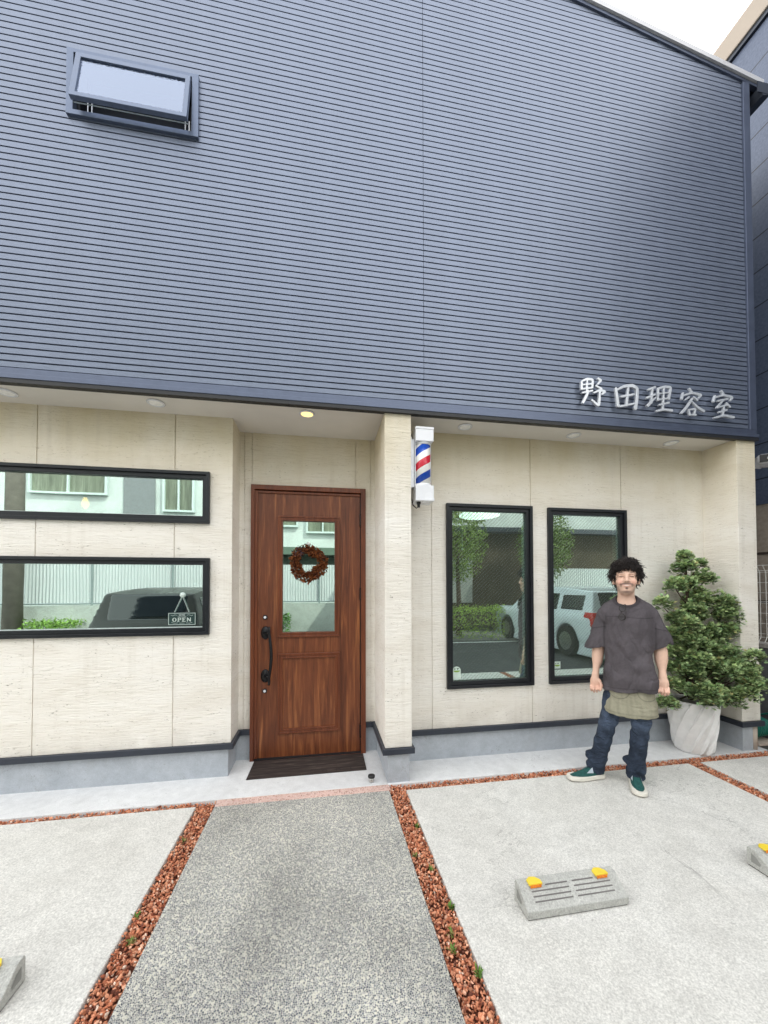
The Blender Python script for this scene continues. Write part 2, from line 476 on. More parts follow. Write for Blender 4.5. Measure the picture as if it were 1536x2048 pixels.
def sines(seed, n, freq, aniso=(1,1,1)):
    r = np.random.RandomState(seed)
    K = r.normal(size=(n,3))*freq*np.array(aniso); ph = r.uniform(0,6.28,n)
    def f(x,y,z):
        o = 0
        for i in range(n): o = o+np.sin(K[i,0]*x+K[i,1]*y+K[i,2]*z+ph[i])
        return o/math.sqrt(n)
    return f
def np_mesh(V, Fq, name, mat, parent=None, smooth=True, col=None):
    m = MB(); m.v = [tuple(v) for v in V.tolist()]; m.f = [tuple(f) for f in Fq.tolist()]
    return m.build(name, mat, parent, smooth, col=col)

# ================================================================== THE SETTING
Y1, Y2 = .307, .566
PITCH, Z0G = .0441, 2.881
ZS = 2.79          # soffit height
XL, XR = -4.6, 3.868
RX = -.35          # ridge
def roof_z(x):     # lower side of the roof edge
    return 6.100 + .181*((3.9-x) if x > RX else (3.9-RX)-(RX-x))
def roof_x(z):
    d = (z-6.100)/.181
    return 3.9-d, RX-((3.9-RX)-d)

struct(MB().quad((-150,-150,-.16),(150,-150,-.16),(150,150,-.16),(-150,150,-.16)).build('ground', GROUND))
rd = MB(); rd.box(-60,60,-6.4,-2.62,-.15,-.035)
struct(rd.build('road', ASPH))
ln = MB(); ln.quad((-60,-6.15,-.031),(60,-6.15,-.031),(60,-6.03,-.031),(-60,-6.03,-.031))
struct(ln.build('road_line', plain('road_paint', (.72,.72,.70), .7)))
ap = MB()
ap.box(XL,.478,0.0,.9,-.12,0); ap.box(.478,3.93,-.008,.9,-.12,0)
struct(ap.build('apron', APR, bevel=.004))
sl = MB(); sl.box(XL,-.832,-2.6,-.056,-.12,-.004); struct(sl.build('parking_slab', SLAB, bevel=.006))
sl = MB(); sl.box(.597,2.995,-2.6,-.090,-.12,-.004); struct(sl.build('parking_slab', SLAB, bevel=.006))
sl = MB(); sl.box(3.112,5.6,-2.6,-.090,-.12,-.004); struct(sl.build('parking_slab', SLAB, bevel=.006))
pa = MB(); pa.box(-.712,.476,-2.6,-.080,-.12,-.003); struct(pa.build('path', PATH, bevel=.004))
pk = MB(); pk.box(-.712,.486,-.0795,-.0015,-.12,-.002); struct(pk.build('path_border', PINK, bevel=.003))
gb = MB(); gb.quad((XL,-2.6,-.034),(5.6,-2.6,-.034),(5.6,.02,-.034),(XL,.02,-.034))
struct(gb.build('gravel_bed', GRAVB))

def gravel():
    r = np.random.RandomState(3)
    areas = [(-.828,-.716,-2.58,-.004,1),(.480,.594,-2.58,-.004,1),(2.998,3.109,-2.58,-.012,1),
             (XL,-.828,-.052,-.004,1),(.594,2.998,-.086,-.012,1),(3.109,4.6,-.086,-.012,1)]
    ico = np.array(MBico()[0]); fc = np.array(MBico()[1])
    P = []
    for x0,x1,y0,y1,k in areas:
        A = (x1-x0)*(y1-y0); n = int(A/.000064*k)
        P.append(np.stack([r.uniform(x0,x1,n), r.uniform(y0,y1,n), r.uniform(-.032,-.007,n)],1))
    P = np.concatenate(P); n = len(P)
    size = r.uniform(.0040,.0092,n)*np.where(r.rand(n)<.12,1.3,1)
    S = r.uniform(.6,1.15,(n,3))*size[:,None]; S[:,2] *= .6
    # random rotations
    q = r.normal(size=(n,4)); q /= np.linalg.norm(q,axis=1)[:,None]
    w,x,y,z = q.T
    Rm = np.stack([1-2*(y*y+z*z),2*(x*y-z*w),2*(x*z+y*w),2*(x*y+z*w),1-2*(x*x+z*z),2*(y*z-x*w),2*(x*z-y*w),2*(y*z+x*w),1-2*(x*x+y*y)],1).reshape(n,3,3)
    J = ico[None]*(1+r.uniform(-.28,.28,(n,len(ico),1)))*S[:,None,:]
    V = np.einsum('nij,nkj->nki', Rm, J)+P[:,None,:]
    F = fc[None]+(np.arange(n)*len(ico))[:,None,None]
    base = np.array([(.60,.245,.135),(.50,.18,.095),(.69,.32,.19),(.34,.11,.06),(.70,.40,.27),(.56,.25,.14),(.20,.075,.05),(.76,.58,.46)])
    pick = r.choice(len(base), n, p=[.20,.16,.17,.13,.11,.1,.08,.05])
    c = base[pick]*r.uniform(.8,1.2,(n,1))
    col = np.repeat(c, len(ico), 0)
    o = np_mesh(V.reshape(-1,3), F.reshape(-1,3), 'gravel', GRAV, None, False, col)
    o['kind'] = 'stuff'
    tag(o, 'red crushed stone gravel filling the strips between the concrete slabs', 'gravel')
def MBico():
    t = (1+5**.5)/2
    v = np.array([(-1,t,0),(1,t,0),(-1,-t,0),(1,-t,0),(0,-1,t),(0,1,t),(0,-1,-t),(0,1,-t),(t,0,-1),(t,0,1),(-t,0,-1),(-t,0,1)],float)
    v /= np.linalg.norm(v[0])
    f = [(0,11,5),(0,5,1),(0,1,7),(0,7,10),(0,10,11),(1,5,9),(5,11,4),(11,10,2),(10,7,6),(7,1,8),(3,9,4),(3,4,2),(3,2,6),(3,6,8),(3,8,9),(4,9,5),(2,4,11),(6,2,10),(8,6,7),(9,8,1)]
    return v, f
gravel()

# ------------------------------------------------------------------ the shop building
B = thing('shop_building', (0,.3,0), 'barber shop with navy ribbed metal upper storey over cream stone effect ground floor', 'building')

def cladding():
    m = MB()
    top = 6.93
    zs = []
    z = Z0G
    while z < top:
        zs += [(z-.0012,0.0),(z+.0002,.020),(z+.0074,.020),(z+.0096,.0012)]
        z += PITCH
    def strip(a, b, lo, hi):
        pr = [(max(lo,min(hi,z)), y) for z, y in zs if lo-.03 < z < hi+.03]
        vs = []
        for z, y in pr:
            xr, xl = roof_x(z-.03)
            l = max(a, xl); r_ = min(b, xr)
            if r_ < l: l = r_ = (l+r_)/2
            vs += [(l,y,z),(r_,y,z)]
        n = len(pr)
        m.add(vs, [(2*i,2*i+1,2*i+3,2*i+2) for i in range(n-1)])
    strip(XL,-1.68,Z0G,top); strip(-1.68,-.88,Z0G,4.63); strip(-1.68,-.88,5.055,top)
    strip(-.88,.7655,Z0G,top); strip(.7685,3.80,Z0G,top)
    m.build('cladding', CLAD, B)
    bk = MB(); bk.add([(.74,.023,2.85),(.80,.023,2.85),(.80,.023,6.4),(.74,.023,6.4)], [(0,1,2,3)])
    bk.build('joint_backing', NAVYTRIM, B)
cladding()
# side walls and back of the upper storey
m = MB(); m.box(XR-.02,XR,.001,6.5,ZS,6.13); m.build('side_wall', NAVY, B)
m = MB(); m.box(XL,XL+.02,.02,6.5,0,6.13); m.box(XL,XR,6.5,6.52,0,6.13); m.box(XR-.025,XR-.005,.35,6.5,.0,ZS-.003); m.build('rear_wall', NAVY, B)
m = MB(); m.box(3.802,XR+.006,-.016,.03,2.876,6.108); m.build('corner_trim', NAVYTRIM, B, bevel=.002)
m = MB(); m.box(XL,XR+.004,-.014,.02,2.836,2.878); m.build('lower_trim', NAVYTRIM, B, bevel=.002)
m = MB(); m.box(XL,XR+.012,-.030,.02,2.803,2.834); m.build('fascia', NAVYTRIM, B, bevel=.002)
m = MB(); m.box(XL,XR+.012,-.026,.02,2.776,2.8015); m.build('drip_edge', BLACKT, B)
m = MB(); m.box(XL,XR-.03,.021,.9,ZS,ZS+.02); m.build('soffit', WHITEP, B)
# roof
m = MB()
for x0, x1 in ((4.02,RX),(RX,2*RX-4.02)):
    s_ = 1 if x0 > x1 else -1
    z0 = roof_z(x0 if s_ > 0 else x1); 
    a = (x0, roof_z(x0)); b = (x1, roof_z(x1))
    m.prism([(a[0],a[1]+.028),(b[0],b[1]+.028),(b[0],b[1]+.070),(a[0],a[1]+.070)][::s_], 'y', -.012, 6.7)
roof = m.build('roof', DKTRIM, B)
m = MB()
for x0, x1 in ((4.02,RX),(RX,2*RX-4.02)):
    a = (x0, roof_z(x0)); b = (x1, roof_z(x1)); s_ = 1 if x0 > x1 else -1
    m.prism([(a[0],a[1]),(b[0],b[1]),(b[0],b[1]+.026),(a[0],a[1]+.026)][::s_], 'y', -.014, .02)
m.build('verge_board', NAVYTRIM, roof)
m = MB()
for x0, x1 in ((4.02,RX),(RX,2*RX-4.02)):
    a = (x0, roof_z(x0)); b = (x1, roof_z(x1)); s_ = 1 if x0 > x1 else -1
    m.prism([(a[0],a[1]+.032),(b[0],b[1]+.032),(b[0],b[1]+.075),(a[0],a[1]+.075)][::s_], 'y', -.030, -.0125)
m.build('verge_flashing', plain('grey_flashing', (.50,.50,.52), .45, .0, .5, .08, 3), roof)
m = MB()
m.prism([(3.93,6.03),(3.96,5.95),(4.04,5.97),(4.10,6.08),(4.08,6.08),(4.025,5.99),(3.975,5.97),(3.95,6.03)], 'y', -.06, 6.7)
m.box(3.90,4.08,-.062,-.056,5.97,6.07)
m.build('gutter', DKTRIM, roof)
m = MB(); m.tube([(4.0,.25,6.0),(3.97,.25,5.93),(3.915,.25,5.82),(3.905,.25,5.5),(3.905,.25,.05)], .03, 10); m.build('downspout', DKTRIM, roof, True)

# ground floor walls: panels with recessed vertical joints and window openings
WIN = {'tl':(-3.9,-.866,1.955,2.347),'bl':(-3.9,-.862,1.102,1.682),'r1':(1.047,1.840,.597,2.176),'r2':(2.0,2.795,.597,2.170)}
def wall_panels(m, x0, x1, seams, z0, z1, y, holes, gap=.004):
    xs = [x0]+[s for s in seams if x0 < s < x1]+[x1]
    for i in range(len(xs)-1):
        a = xs[i]+(gap if i else 0); b = xs[i+1]-(gap if i < len(xs)-2 else 0)
        hs = [h for h in holes if h[0] < b and h[1] > a]
        cx = sorted({a,b}|{min(max(v,a),b) for h in hs for v in h[:2]}); cz = sorted({z0,z1}|{v for h in hs for v in h[2:]})
        for p in range(len(cx)-1):
            for q in range(len(cz)-1):
                mx, mz = (cx[p]+cx[p+1])/2, (cz[q]+cz[q+1])/2
                if any(h[0] < mx < h[1] and h[2] < mz < h[3] for h in hs): continue
                m.quad((cx[p],y,cz[q]),(cx[p+1],y,cz[q]),(cx[p+1],y,cz[q+1]),(cx[p],y,cz[q+1]))
        for xx, ok in ((a, i > 0), (b, i < len(xs)-2)):
            if ok:
                zz = [z0]+[v for h in sorted(hs, key=lambda h:h[2]) if h[0] < xx < h[1] for v in h[2:]]+[z1]
                for q in range(0, len(zz)-1, 2):
                    m.quad((xx,y,zz[q]),(xx,y,zz[q+1]),(xx,y+.010,zz[q+1]),(xx,y+.010,zz[q]))
    # joint floor
    for s in xs[1:-1]:
        zz = [z0]+[v for h in sorted(holes, key=lambda h:h[2]) if h[0] < s < h[1] for v in h[2:]]+[z1]
        for q in range(0, len(zz)-1, 2):
            m.quad((s-gap,y+.008,zz[q]),(s+gap,y+.008,zz[q]),(s+gap,y+.008,zz[q+1]),(s-gap,y+.008,zz[q+1]))
    for h in holes:
        a,b,c,d = h
        m.quad((a,y,c),(b,y,c),(b,y+.15,c),(a,y+.15,c)); m.quad((a,y,d),(a,y+.15,d),(b,y+.15,d),(b,y,d))
        m.quad((a,y,c),(a,y+.15,c),(a,y+.15,d),(a,y,d)); m.quad((b,y,c),(b,y,d),(b,y+.15,d),(b,y+.15,c))
ZB = .262
m = MB()
wall_panels(m, XL, -.700, [-3.9,-2.97,-2.045,-1.117], ZB, ZS, Y1, [WIN['tl'],WIN['bl']])
wall_panels(m, .664, 3.668, [.915,1.835,2.757], ZB, ZS, Y1, [WIN['r1'],WIN['r2']])
# entrance recess
m.quad((-.700,Y1,ZB),(-.700,Y1,ZS),(-.700,Y2,ZS),(-.700,Y2,ZB))
wall_panels(m, -.700, -.603, [-.66], ZB, ZS, Y2, [])
wall_panels(m, .377, .460, [.425], ZB, ZS, Y2, [])
wall_panels(m, -.603, .377, [-.598,.29], 2.34, ZS, Y2, [])
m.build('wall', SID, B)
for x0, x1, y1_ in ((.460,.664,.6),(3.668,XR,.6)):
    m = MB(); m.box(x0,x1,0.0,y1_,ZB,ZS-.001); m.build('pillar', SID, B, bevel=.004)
m = MB()
m.box(XL,-.72,Y1+.012,Y1+.10,-.02,.215); m.box(-.80,-.72,Y1+.10,Y2+.02,-.02,.215); m.box(-.72,-.604,Y2+.012,Y2+.06,-.02,.215)
m.box(.378,.481,Y2+.012,Y2+.06,-.02,.215); m.box(.481,.646,.012,Y2+.05,-.02,.215); m.box(.646,3.688,Y1+.012,Y1+.1,-.02,.215)
m.box(3.688,3.80,.012,.6,-.02,.215); m.box(3.80,3.846,.06,.6,-.02,.215)
m.build('foundation', FOUND, B, bevel=.003)
m = MB()
t0, t1 = .2165, .2605
m.box(XL,-.678,Y1-.022,Y1+.03,t0,t1); m.box(-.73,-.678,Y1+.03,Y2-.022,t0,t1); m.box(-.73,-.604,Y2-.022,Y2+.03,t0,t1)
m.box(.378,.439,Y2-.022,Y2+.03,t0,t1); m.box(.439,.683,-.020,.055,t0,t1); m.box(.439,.50,.055,Y2+.03,t0,t1)
m.box(.62,.683,.055,Y1-.022,t0,t1); m.box(.62,3.648,Y1-.022,Y1+.03,t0,t1); m.box(3.648,3.890,-.020,.055,t0,t1); m.box(3.648,3.70,.055,Y1+.03,t0,t1); m.box(3.84,3.890,.055,.6,t0,t1)
m.build('base_trim', DKTRIM, B, bevel=.003)
# interior shell
def interior():
    m = MB()
    x0,x1,y0,y1,z0,z1 = XL+.03,3.66,Y1+.151,5.0,.02,2.62
    m.quad((x0,y1,z0),(x1,y1,z0),(x1,y1,z1),(x0,y1,z1)); m.quad((x0,y0,z0),(x0,y1,z0),(x0,y1,z1),(x0,y0,z1)); m.quad((x1,y0,z0),(x1,y0,z1),(x1,y1,z1),(x1,y1,z0))
    for a,b,c in ((x0,-.77,y0),(-.77,.50,.66),(.50,x1,y0)): m.quad((a,c,z1),(a,y1,z1),(b,y1,z1),(b,c,z1))
    m.box(-.8,-.77,Y1+.151,2.6,.03,2.6); m.box(.50,.53,Y1+.151,2.6,.03,2.6)
    m.build('interior', INTER, B)
    f = MB(); [f.quad((a,c,z0),(b,c,z0),(b,y1,z0),(a,y1,z0)) for a,b,c in ((x0,-.77,y0),(-.77,.50,.66),(.50,x1,y0))]; f.build('interior_floor', INTFL, B)
interior()
# windows
def window(key, name, glass, o1=.020, o2=.028, bead=True, lab=None):
    a,b,c,d = WIN[key]
    m = MB()
    m.ring(a-.004,b+.004,c-.004,d+.004, a+o1,b-o1,c+o1,d-o1, Y1-.026, Y1+.05)
    m.ring(a+o1,b-o1,c+o1,d-o1, a+o1+o2,b-o1-o2,c+o1+o2+.004,d-o1-o2, Y1-.010, Y1+.06)
    w = m.build(name, BLACKF, B, bevel=.002)
    if lab: w['label'] = lab
    i = o1+o2
    p = MB(); p.box(a+i-.004,b-i+.004,Y1+.016,Y1+.022,c+i,d-i+.004); p.build('pane', glass, w)
    if bead:
        q = MB(); q.ring(a+i,b-i,c+i+.004,d-i, a+i+.004,b-i-.022,c+i+.014,d-i-.004, Y1+.028, Y1+.034); q.build('spacer', WBEAD, w)
    else:
        q = MB(); q.box(a+i,b-i,Y1+.010,Y1+.0155,c+i+.004,c+i+.010); q.build('spacer', WBEAD, w)
    return w
window('tl','window',GL_L,.02,.03,False,'shallow wide black framed window high on the left wall')
window('bl','window',GL_L,.02,.028,False,'taller wide black framed window low on the left wall')
window('r1','window',GL_R,.022,.03,True,'tall black framed wired glass window nearer the barber pole')
window('r2','window',GL_R,.022,.03,True,'tall black framed wired glass window behind the man')
# awning window upstairs
m = MB(); m.ring(-1.692,-.868,4.617,5.067,-1.650,-.912,4.650,5.040,-.022,.02)
aw = m.build('awning_window', BLUEF, B, bevel=.002); aw['label'] = 'small top hung window standing open upstairs'
m = MB(); m.ring(-1.650,-.912,4.650,5.040,-1.632,-.93,4.668,5.022,.021,.10); m.build('inner_frame', BLACKF, aw)
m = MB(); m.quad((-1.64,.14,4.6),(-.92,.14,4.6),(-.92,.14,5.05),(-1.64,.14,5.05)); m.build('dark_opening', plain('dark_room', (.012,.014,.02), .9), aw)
for x in (-1.60,-1.575,-.975,-.95):
    m = MB(); m.cyl((x,.05,4.655),(x,.05,4.80),.005,8); m.build('stay_bar', STEEL, aw)
for x in (-1.42,-1.08):
    m = MB(); m.box(x-.02,x+.02,.04,.05,4.70,4.706); m.build('catch_plate', STEEL, aw)
def sash():
    # hinged at its top edge, bottom pushed out
    top = Vector((0,-.026,5.026)); bot = Vector((0,-.092,4.648))
    dz = (bot-top); n = Vector((0,dz.z,-dz.y)).normalized()
    if n.y > 0: n = -n
    L = dz.length; d = dz.normalized()
    def P(x,s,t): return tuple(Vector((x,0,0))+top+d*s+n*t)
    def rg(x0,x1,s0,s1,a0,a1,b0,b1,t0,t1):
        m = MB(); vs = []
        for t in (t1,t0):
            vs += [P(x0,s1,t),P(x1,s1,t),P(x1,s0,t),P(x0,s0,t),P(a0,b1,t),P(a1,b1,t),P(a1,b0,t),P(a0,b0,t)]
        fs = []
        for i in range(4):
            j = (i+1)%4
            fs += [(i,j,4+j,4+i),(8+i,12+i,12+j,8+j),(i,8+i,8+j,j),(4+i,4+j,12+j,12+i)]
        return m.add(vs, fs)
    s = rg(-1.628,-.917,0,L,-1.594,-.948,.036,L-.034,-.018,.010).build('sash', BLUEF, aw, bevel=.002)
    g = MB(); g.add([P(-1.595,L-.033,0),P(-.947,L-.033,0),P(-.947,.035,0),P(-1.595,.035,0)], [(0,1,2,3)]); g.build('sash_pane', GL_O, aw)
    k = MB(); k.add([P(-1.62,L+.004,-.02),P(-.92,L+.004,-.02),P(-.92,L-.01,-.035),P(-1.62,L-.01,-.035)],[(0,1,2,3)]); k.build('sash_seal', WBEAD, aw)
sash()
# front door
def door():
    a,b = -.565,.327
    lv = MB()
    # leaf built round the glass opening
    gx0,gx1,gz0,gz1 = -.343,.103,1.068,2.040
    y0,y1 = Y2-.006,Y2+.034
    lv.box(a,gx0,y0,y1,.012,2.285); lv.box(gx1,b,y0,y1,.012,2.285); lv.box(gx0,gx1,y0,y1,gz1,2.285); lv.box(gx0,gx1,y0,y1,.012,gz0)
    D = lv.build('door', WOOD, B); D['label'] = 'walnut brown front door with upper glass light and lower panel'
    m = MB(); m.ring(-.603,.377,-.006,2.338,-.572,.335,-.006+.008,2.297,Y2-.034,Y2+.05); m.build('door_frame', WOODF, D, bevel=.003)
    m = MB(); m.box(-.5725,-.548,Y2-.020,Y2-.0065,.014,2.290); m.box(-.548,.33,Y2-.018,Y2-.0065,2.270,2.290); m.build('door_stop', WOODF, D, bevel=.003)
    m = MB(); m.box(-.571,.335,Y2-.03,Y2+.04,-.004,.0115); m.box(.3275,.336,Y2+.0,Y2+.02,.0115,2.29); m.build('threshold', BLACKT, D)
    def mould(X0,X1,Z0,Z1,w,parent,name):
        m = MB()
        m.ring(X0,X1,Z0,Z1,X0+w*.35,X1-w*.35,Z0+w*.35,Z1-w*.35,y0-.016,y0+.002)
        m.ring(X0+w*.35,X1-w*.35,Z0+w*.35,Z1-w*.35,X0+w*.7,X1-w*.7,Z0+w*.7,Z1-w*.7,y0-.010,y0+.002)
        m.ring(X0+w*.7,X1-w*.7,Z0+w*.7,Z1-w*.7,X0+w,X1-w,Z0+w,Z1-w,y0-.014,y0+.002)
        m.build(name, WOODF, parent, bevel=.0025)
    mould(-.384,.146,1.030,2.080,.042,D,'glass_moulding'); mould(-.379,.150,.208,.891,.042,D,'panel_moulding')
    m = MB(); m.box(gx0,gx1,Y2+.010,Y2+.016,gz0,gz1); m.build('door_pane', GL_D, D)
    # pull handle: two roses and a bowed bar
    m = MB()
    for z in (1.072,.706):
        c = Vector((-.482,y0,z))
        pr = []
        for (r_,h_) in ((.040,0),(.040,.006),(.034,.012),(.022,.016),(.016,.020)): pr.append((r_,h_))
        n = 24; vs = []; fs = []
        for r_,h_ in pr:
            for j in range(n):
                t = 2*math.pi*j/n; vs.append((c.x+r_*math.cos(t)*.92, c.y-h_, c.z+r_*1.4*math.sin(t)))
        for i in range(len(pr)-1):
            for j in range(n): fs.append((i*n+j,i*n+(j+1)%n,(i+1)*n+(j+1)%n,(i+1)*n+j))
        fs.append(tuple(range((len(pr)-1)*n,len(pr)*n)))
        m.add(vs, fs)
        m.tube([(-.482,y0-.01,z),(-.470,y0-.035,z),(-.448,y0-.056,z)],[.010,.009,.011],8)
    pts = []; rr = []
    for i in range(19):
        t = i/18; z = 1.128-t*(1.128-.640)
        bow = math.sin(math.pi*min(max((t-.12)/.76,0),1))
        pts.append((-.444+.020*bow, y0-.060-.018*bow, z)); rr.append(.0135-.003*abs(2*t-1) if 0 < i < 18 else .009)
    m.tube(pts, rr, 10)
    m.build('handle', BLACKM, D, True)
    for z in (1.204,.578):
        m = MB(); m.cyl((-.486,y0+.001,z),(-.486,y0-.007,z),.021,20,.019); k = m.build('lock', BLACKM, D)
        m = MB(); m.cyl((-.486,y0-.0065,z),(-.486,y0-.010,z),.0115,16); m.build('keyhole', WHITE, k)
    for z in (2.06,1.40,.19):
        m = MB(); m.cyl((.331,y0-.016,z-.055),(.331,y0-.016,z+.055),.008,10); m.box(.323,.339,y0-.012,y0+.004,z-.055,z+.055); m.build('hinge', BLACKM, D)
    return D
door()

# ------------------------------------------------------------------ downlights
def downlights():
    WLENS = plain('white_lens', (.88,.88,.86), .4)
    LIT = plain('lit_lamp', (.9,.7,.3), .5, 0, .3, .02, 10, 0, (1.0,.62,.20), 2.2)
    spots = [(-2.122,.145),(-1.185,.135),(-.121,.131),(1.160,.153),(2.164,.162),(3.166,.169)]
    labs = ['unlit white round downlight in the soffit, leftmost and cut by the photo edge','unlit white round downlight in the soffit between the left edge and the door',
            'lit yellow round downlight in the soffit over the door','unlit white round downlight in the soffit just right of the barber pole',
            'unlit white round downlight in the soffit above the window behind the man','unlit white round downlight in the soffit nearest the right pillar']
    base = None
    for i,((x,y),lab) in enumerate(zip(spots,labs)):
        t = thing('downlight', (x,y,ZS), lab, 'downlight', 'downlights along the soffit')
        m = MB(); m.lathe([(.040,-.001),(.058,-.002),(.060,-.006),(.054,-.010),(.047,-.011),(.043,-.004),(.043,-.001)][::-1], (x,y,ZS), 28)
        a = m.build('trim_ring', WHITE, t, True)
        m = MB(); m.cyl((x,y,ZS-.0065),(x,y,ZS-.0015),.0425,24); m.build('lens', LIT if i == 2 else WLENS, t)
downlights()

# ------------------------------------------------------------------ barber pole
def barber_pole():
    t = thing('barber_pole', (.772,.075,2.12), 'white cased barber pole with blue, red and white stripes on the pillar side', 'barber pole')
    cx, cy = .772,.072
    m = MB(); m.box(.664,.676,.03,.14,2.225,2.62); m.box(.676,.700,.045,.125,2.235,2.61); m.build('bracket', WHITE, t, bevel=.002)
    m = MB()
    m.box(.702,.843,.0,.150,2.585,2.676); m.box(.700,.845,-.003,.152,2.676,2.694)
    m.box(.702,.843,.0,.150,2.143,2.243); m.box(.699,.846,-.004,.152,2.122,2.143)
    m.box(.702,.708,.03,.150,2.243,2.585); m.box(.838,.843,.07,.150,2.243,2.585); m.box(.708,.838,.139,.150,2.243,2.585)
    m.build('casing', WHITE, t, bevel=.004)
    # curved lips where the caps wrap round the cylinder
    for z in (2.566,2.238):
        m = MB(); m.lathe([(.0645,z),(.0660,z),(.0660,z+.024),(.0645,z+.024)], (cx,cy,0), 32); m.build('collar', WHITE, t, True)
    st = MB(); st.lathe([(.0635,-.18),(.0635,.18)], (0,0,0), 40)
    o = st.build('striped_cylinder', mk_stripes(), t, True, local=True); o.location = (0,cy-.075,2.414-2.12)
    m = MB(); m.cyl((.735,.05,2.122),(.735,.05,2.106),.017,14); m.cyl((.735,.05,2.106),(.735,.05,2.080),.012,14,.010); m.build('cable_gland', RUBBER, t)
    m = MB(); m.tube([(.735,.05,2.09),(.72,.06,2.075),(.695,.07,2.10),(.685,.08,2.16),(.680,.085,2.23)], .005, 8); m.build('cable', BROWN, t, True)
barber_pole()

# ------------------------------------------------------------------ shop name letters
SIGN = {
'野':[[(2.092,3.140,0.0053),(2.091,3.082,0.0057)],[(2.095,3.148,0.0048),(2.144,3.170,0.0067),(2.194,3.167,0.0072),(2.188,3.103,0.0062)],[(2.096,3.117,0.0043),(2.189,3.133,0.0043)],[(2.095,3.082,0.0048),(2.188,3.100,0.0048)],[(2.142,3.166,0.0048),(2.138,3.064,0.0062)],[(2.097,3.051,0.0043),(2.188,3.076,0.0048)],[(2.153,3.068,0.0057),(2.129,3.020,0.0077),(2.102,2.972,0.0067)],[(2.244,3.182,0.0057),(2.270,3.169,0.0072),(2.239,3.134,0.0043)],[(2.224,3.119,0.0048),(2.271,3.100,0.0057)],[(2.203,3.060,0.0043),(2.257,3.086,0.0067),(2.308,3.079,0.0072),(2.275,3.053,0.0043)],[(2.258,3.075,0.0057),(2.253,3.006,0.0072),(2.245,2.954,0.0077),(2.185,2.998,0.0048)],],
'田':[[(2.410,3.116,0.0057),(2.420,3.039,0.0077),(2.428,2.972,0.0081)],[(2.426,3.107,0.0053),(2.484,3.139,0.0072),(2.569,3.154,0.0096),(2.615,3.131,0.0086),(2.609,3.045,0.0081),(2.594,2.962,0.0096)],[(2.527,3.128,0.0062),(2.508,2.979,0.0067)],[(2.458,3.050,0.0057),(2.579,3.078,0.0057)],[(2.446,2.966,0.0053),(2.583,3.001,0.0053)],],
'理':[[(2.724,3.133,0.0057),(2.787,3.159,0.0062)],[(2.762,3.149,0.0057),(2.748,3.021,0.0062)],[(2.707,3.061,0.0057),(2.785,3.096,0.0048)],[(2.715,2.995,0.0081),(2.755,3.037,0.0057),(2.792,3.070,0.0033)],[(2.819,3.149,0.0053),(2.815,3.050,0.0053)],[(2.822,3.152,0.0053),(2.885,3.172,0.0067),(2.944,3.170,0.0081),(2.923,3.071,0.0067)],[(2.823,3.106,0.0038),(2.922,3.125,0.0038)],[(2.818,3.054,0.0043),(2.916,3.075,0.0043)],[(2.876,3.167,0.0048),(2.862,2.969,0.0057)],[(2.826,3.010,0.0048),(2.922,3.036,0.0053)],[(2.802,2.956,0.0057),(2.881,2.974,0.0057),(2.949,2.971,0.0077)],],
'容':[[(3.134,3.176,0.0048),(3.157,3.146,0.0062)],[(3.068,3.132,0.0048),(3.055,3.082,0.0067)],[(3.068,3.112,0.0048),(3.157,3.142,0.0057),(3.251,3.132,0.0077),(3.226,3.101,0.0043)],[(3.125,3.102,0.0057),(3.088,3.073,0.0033)],[(3.175,3.107,0.0038),(3.211,3.083,0.0062)],[(3.158,3.089,0.0057),(3.106,3.015,0.0062),(3.048,2.957,0.0057)],[(3.153,3.068,0.0038),(3.214,3.018,0.0067),(3.277,2.991,0.0072)],[(3.120,2.993,0.0043),(3.133,2.947,0.0048)],[(3.122,2.991,0.0043),(3.192,3.005,0.0057),(3.177,2.950,0.0048)],[(3.133,2.949,0.0043),(3.191,2.951,0.0057)],],
'室':[[(3.465,3.185,0.0048),(3.487,3.156,0.0062)],[(3.397,3.136,0.0048),(3.382,3.086,0.0067)],[(3.397,3.121,0.0048),(3.487,3.152,0.0057),(3.581,3.137,0.0077),(3.556,3.107,0.0043)],[(3.426,3.094,0.0048),(3.528,3.119,0.0053)],[(3.483,3.107,0.0053),(3.420,3.037,0.0053)],[(3.417,3.033,0.0048),(3.532,3.069,0.0048)],[(3.517,3.081,0.0043),(3.549,3.052,0.0067)],[(3.489,3.047,0.0053),(3.472,2.962,0.0057)],[(3.436,2.995,0.0048),(3.516,3.020,0.0053)],[(3.390,2.941,0.0053),(3.482,2.969,0.0062),(3.587,2.960,0.0077)],],
}
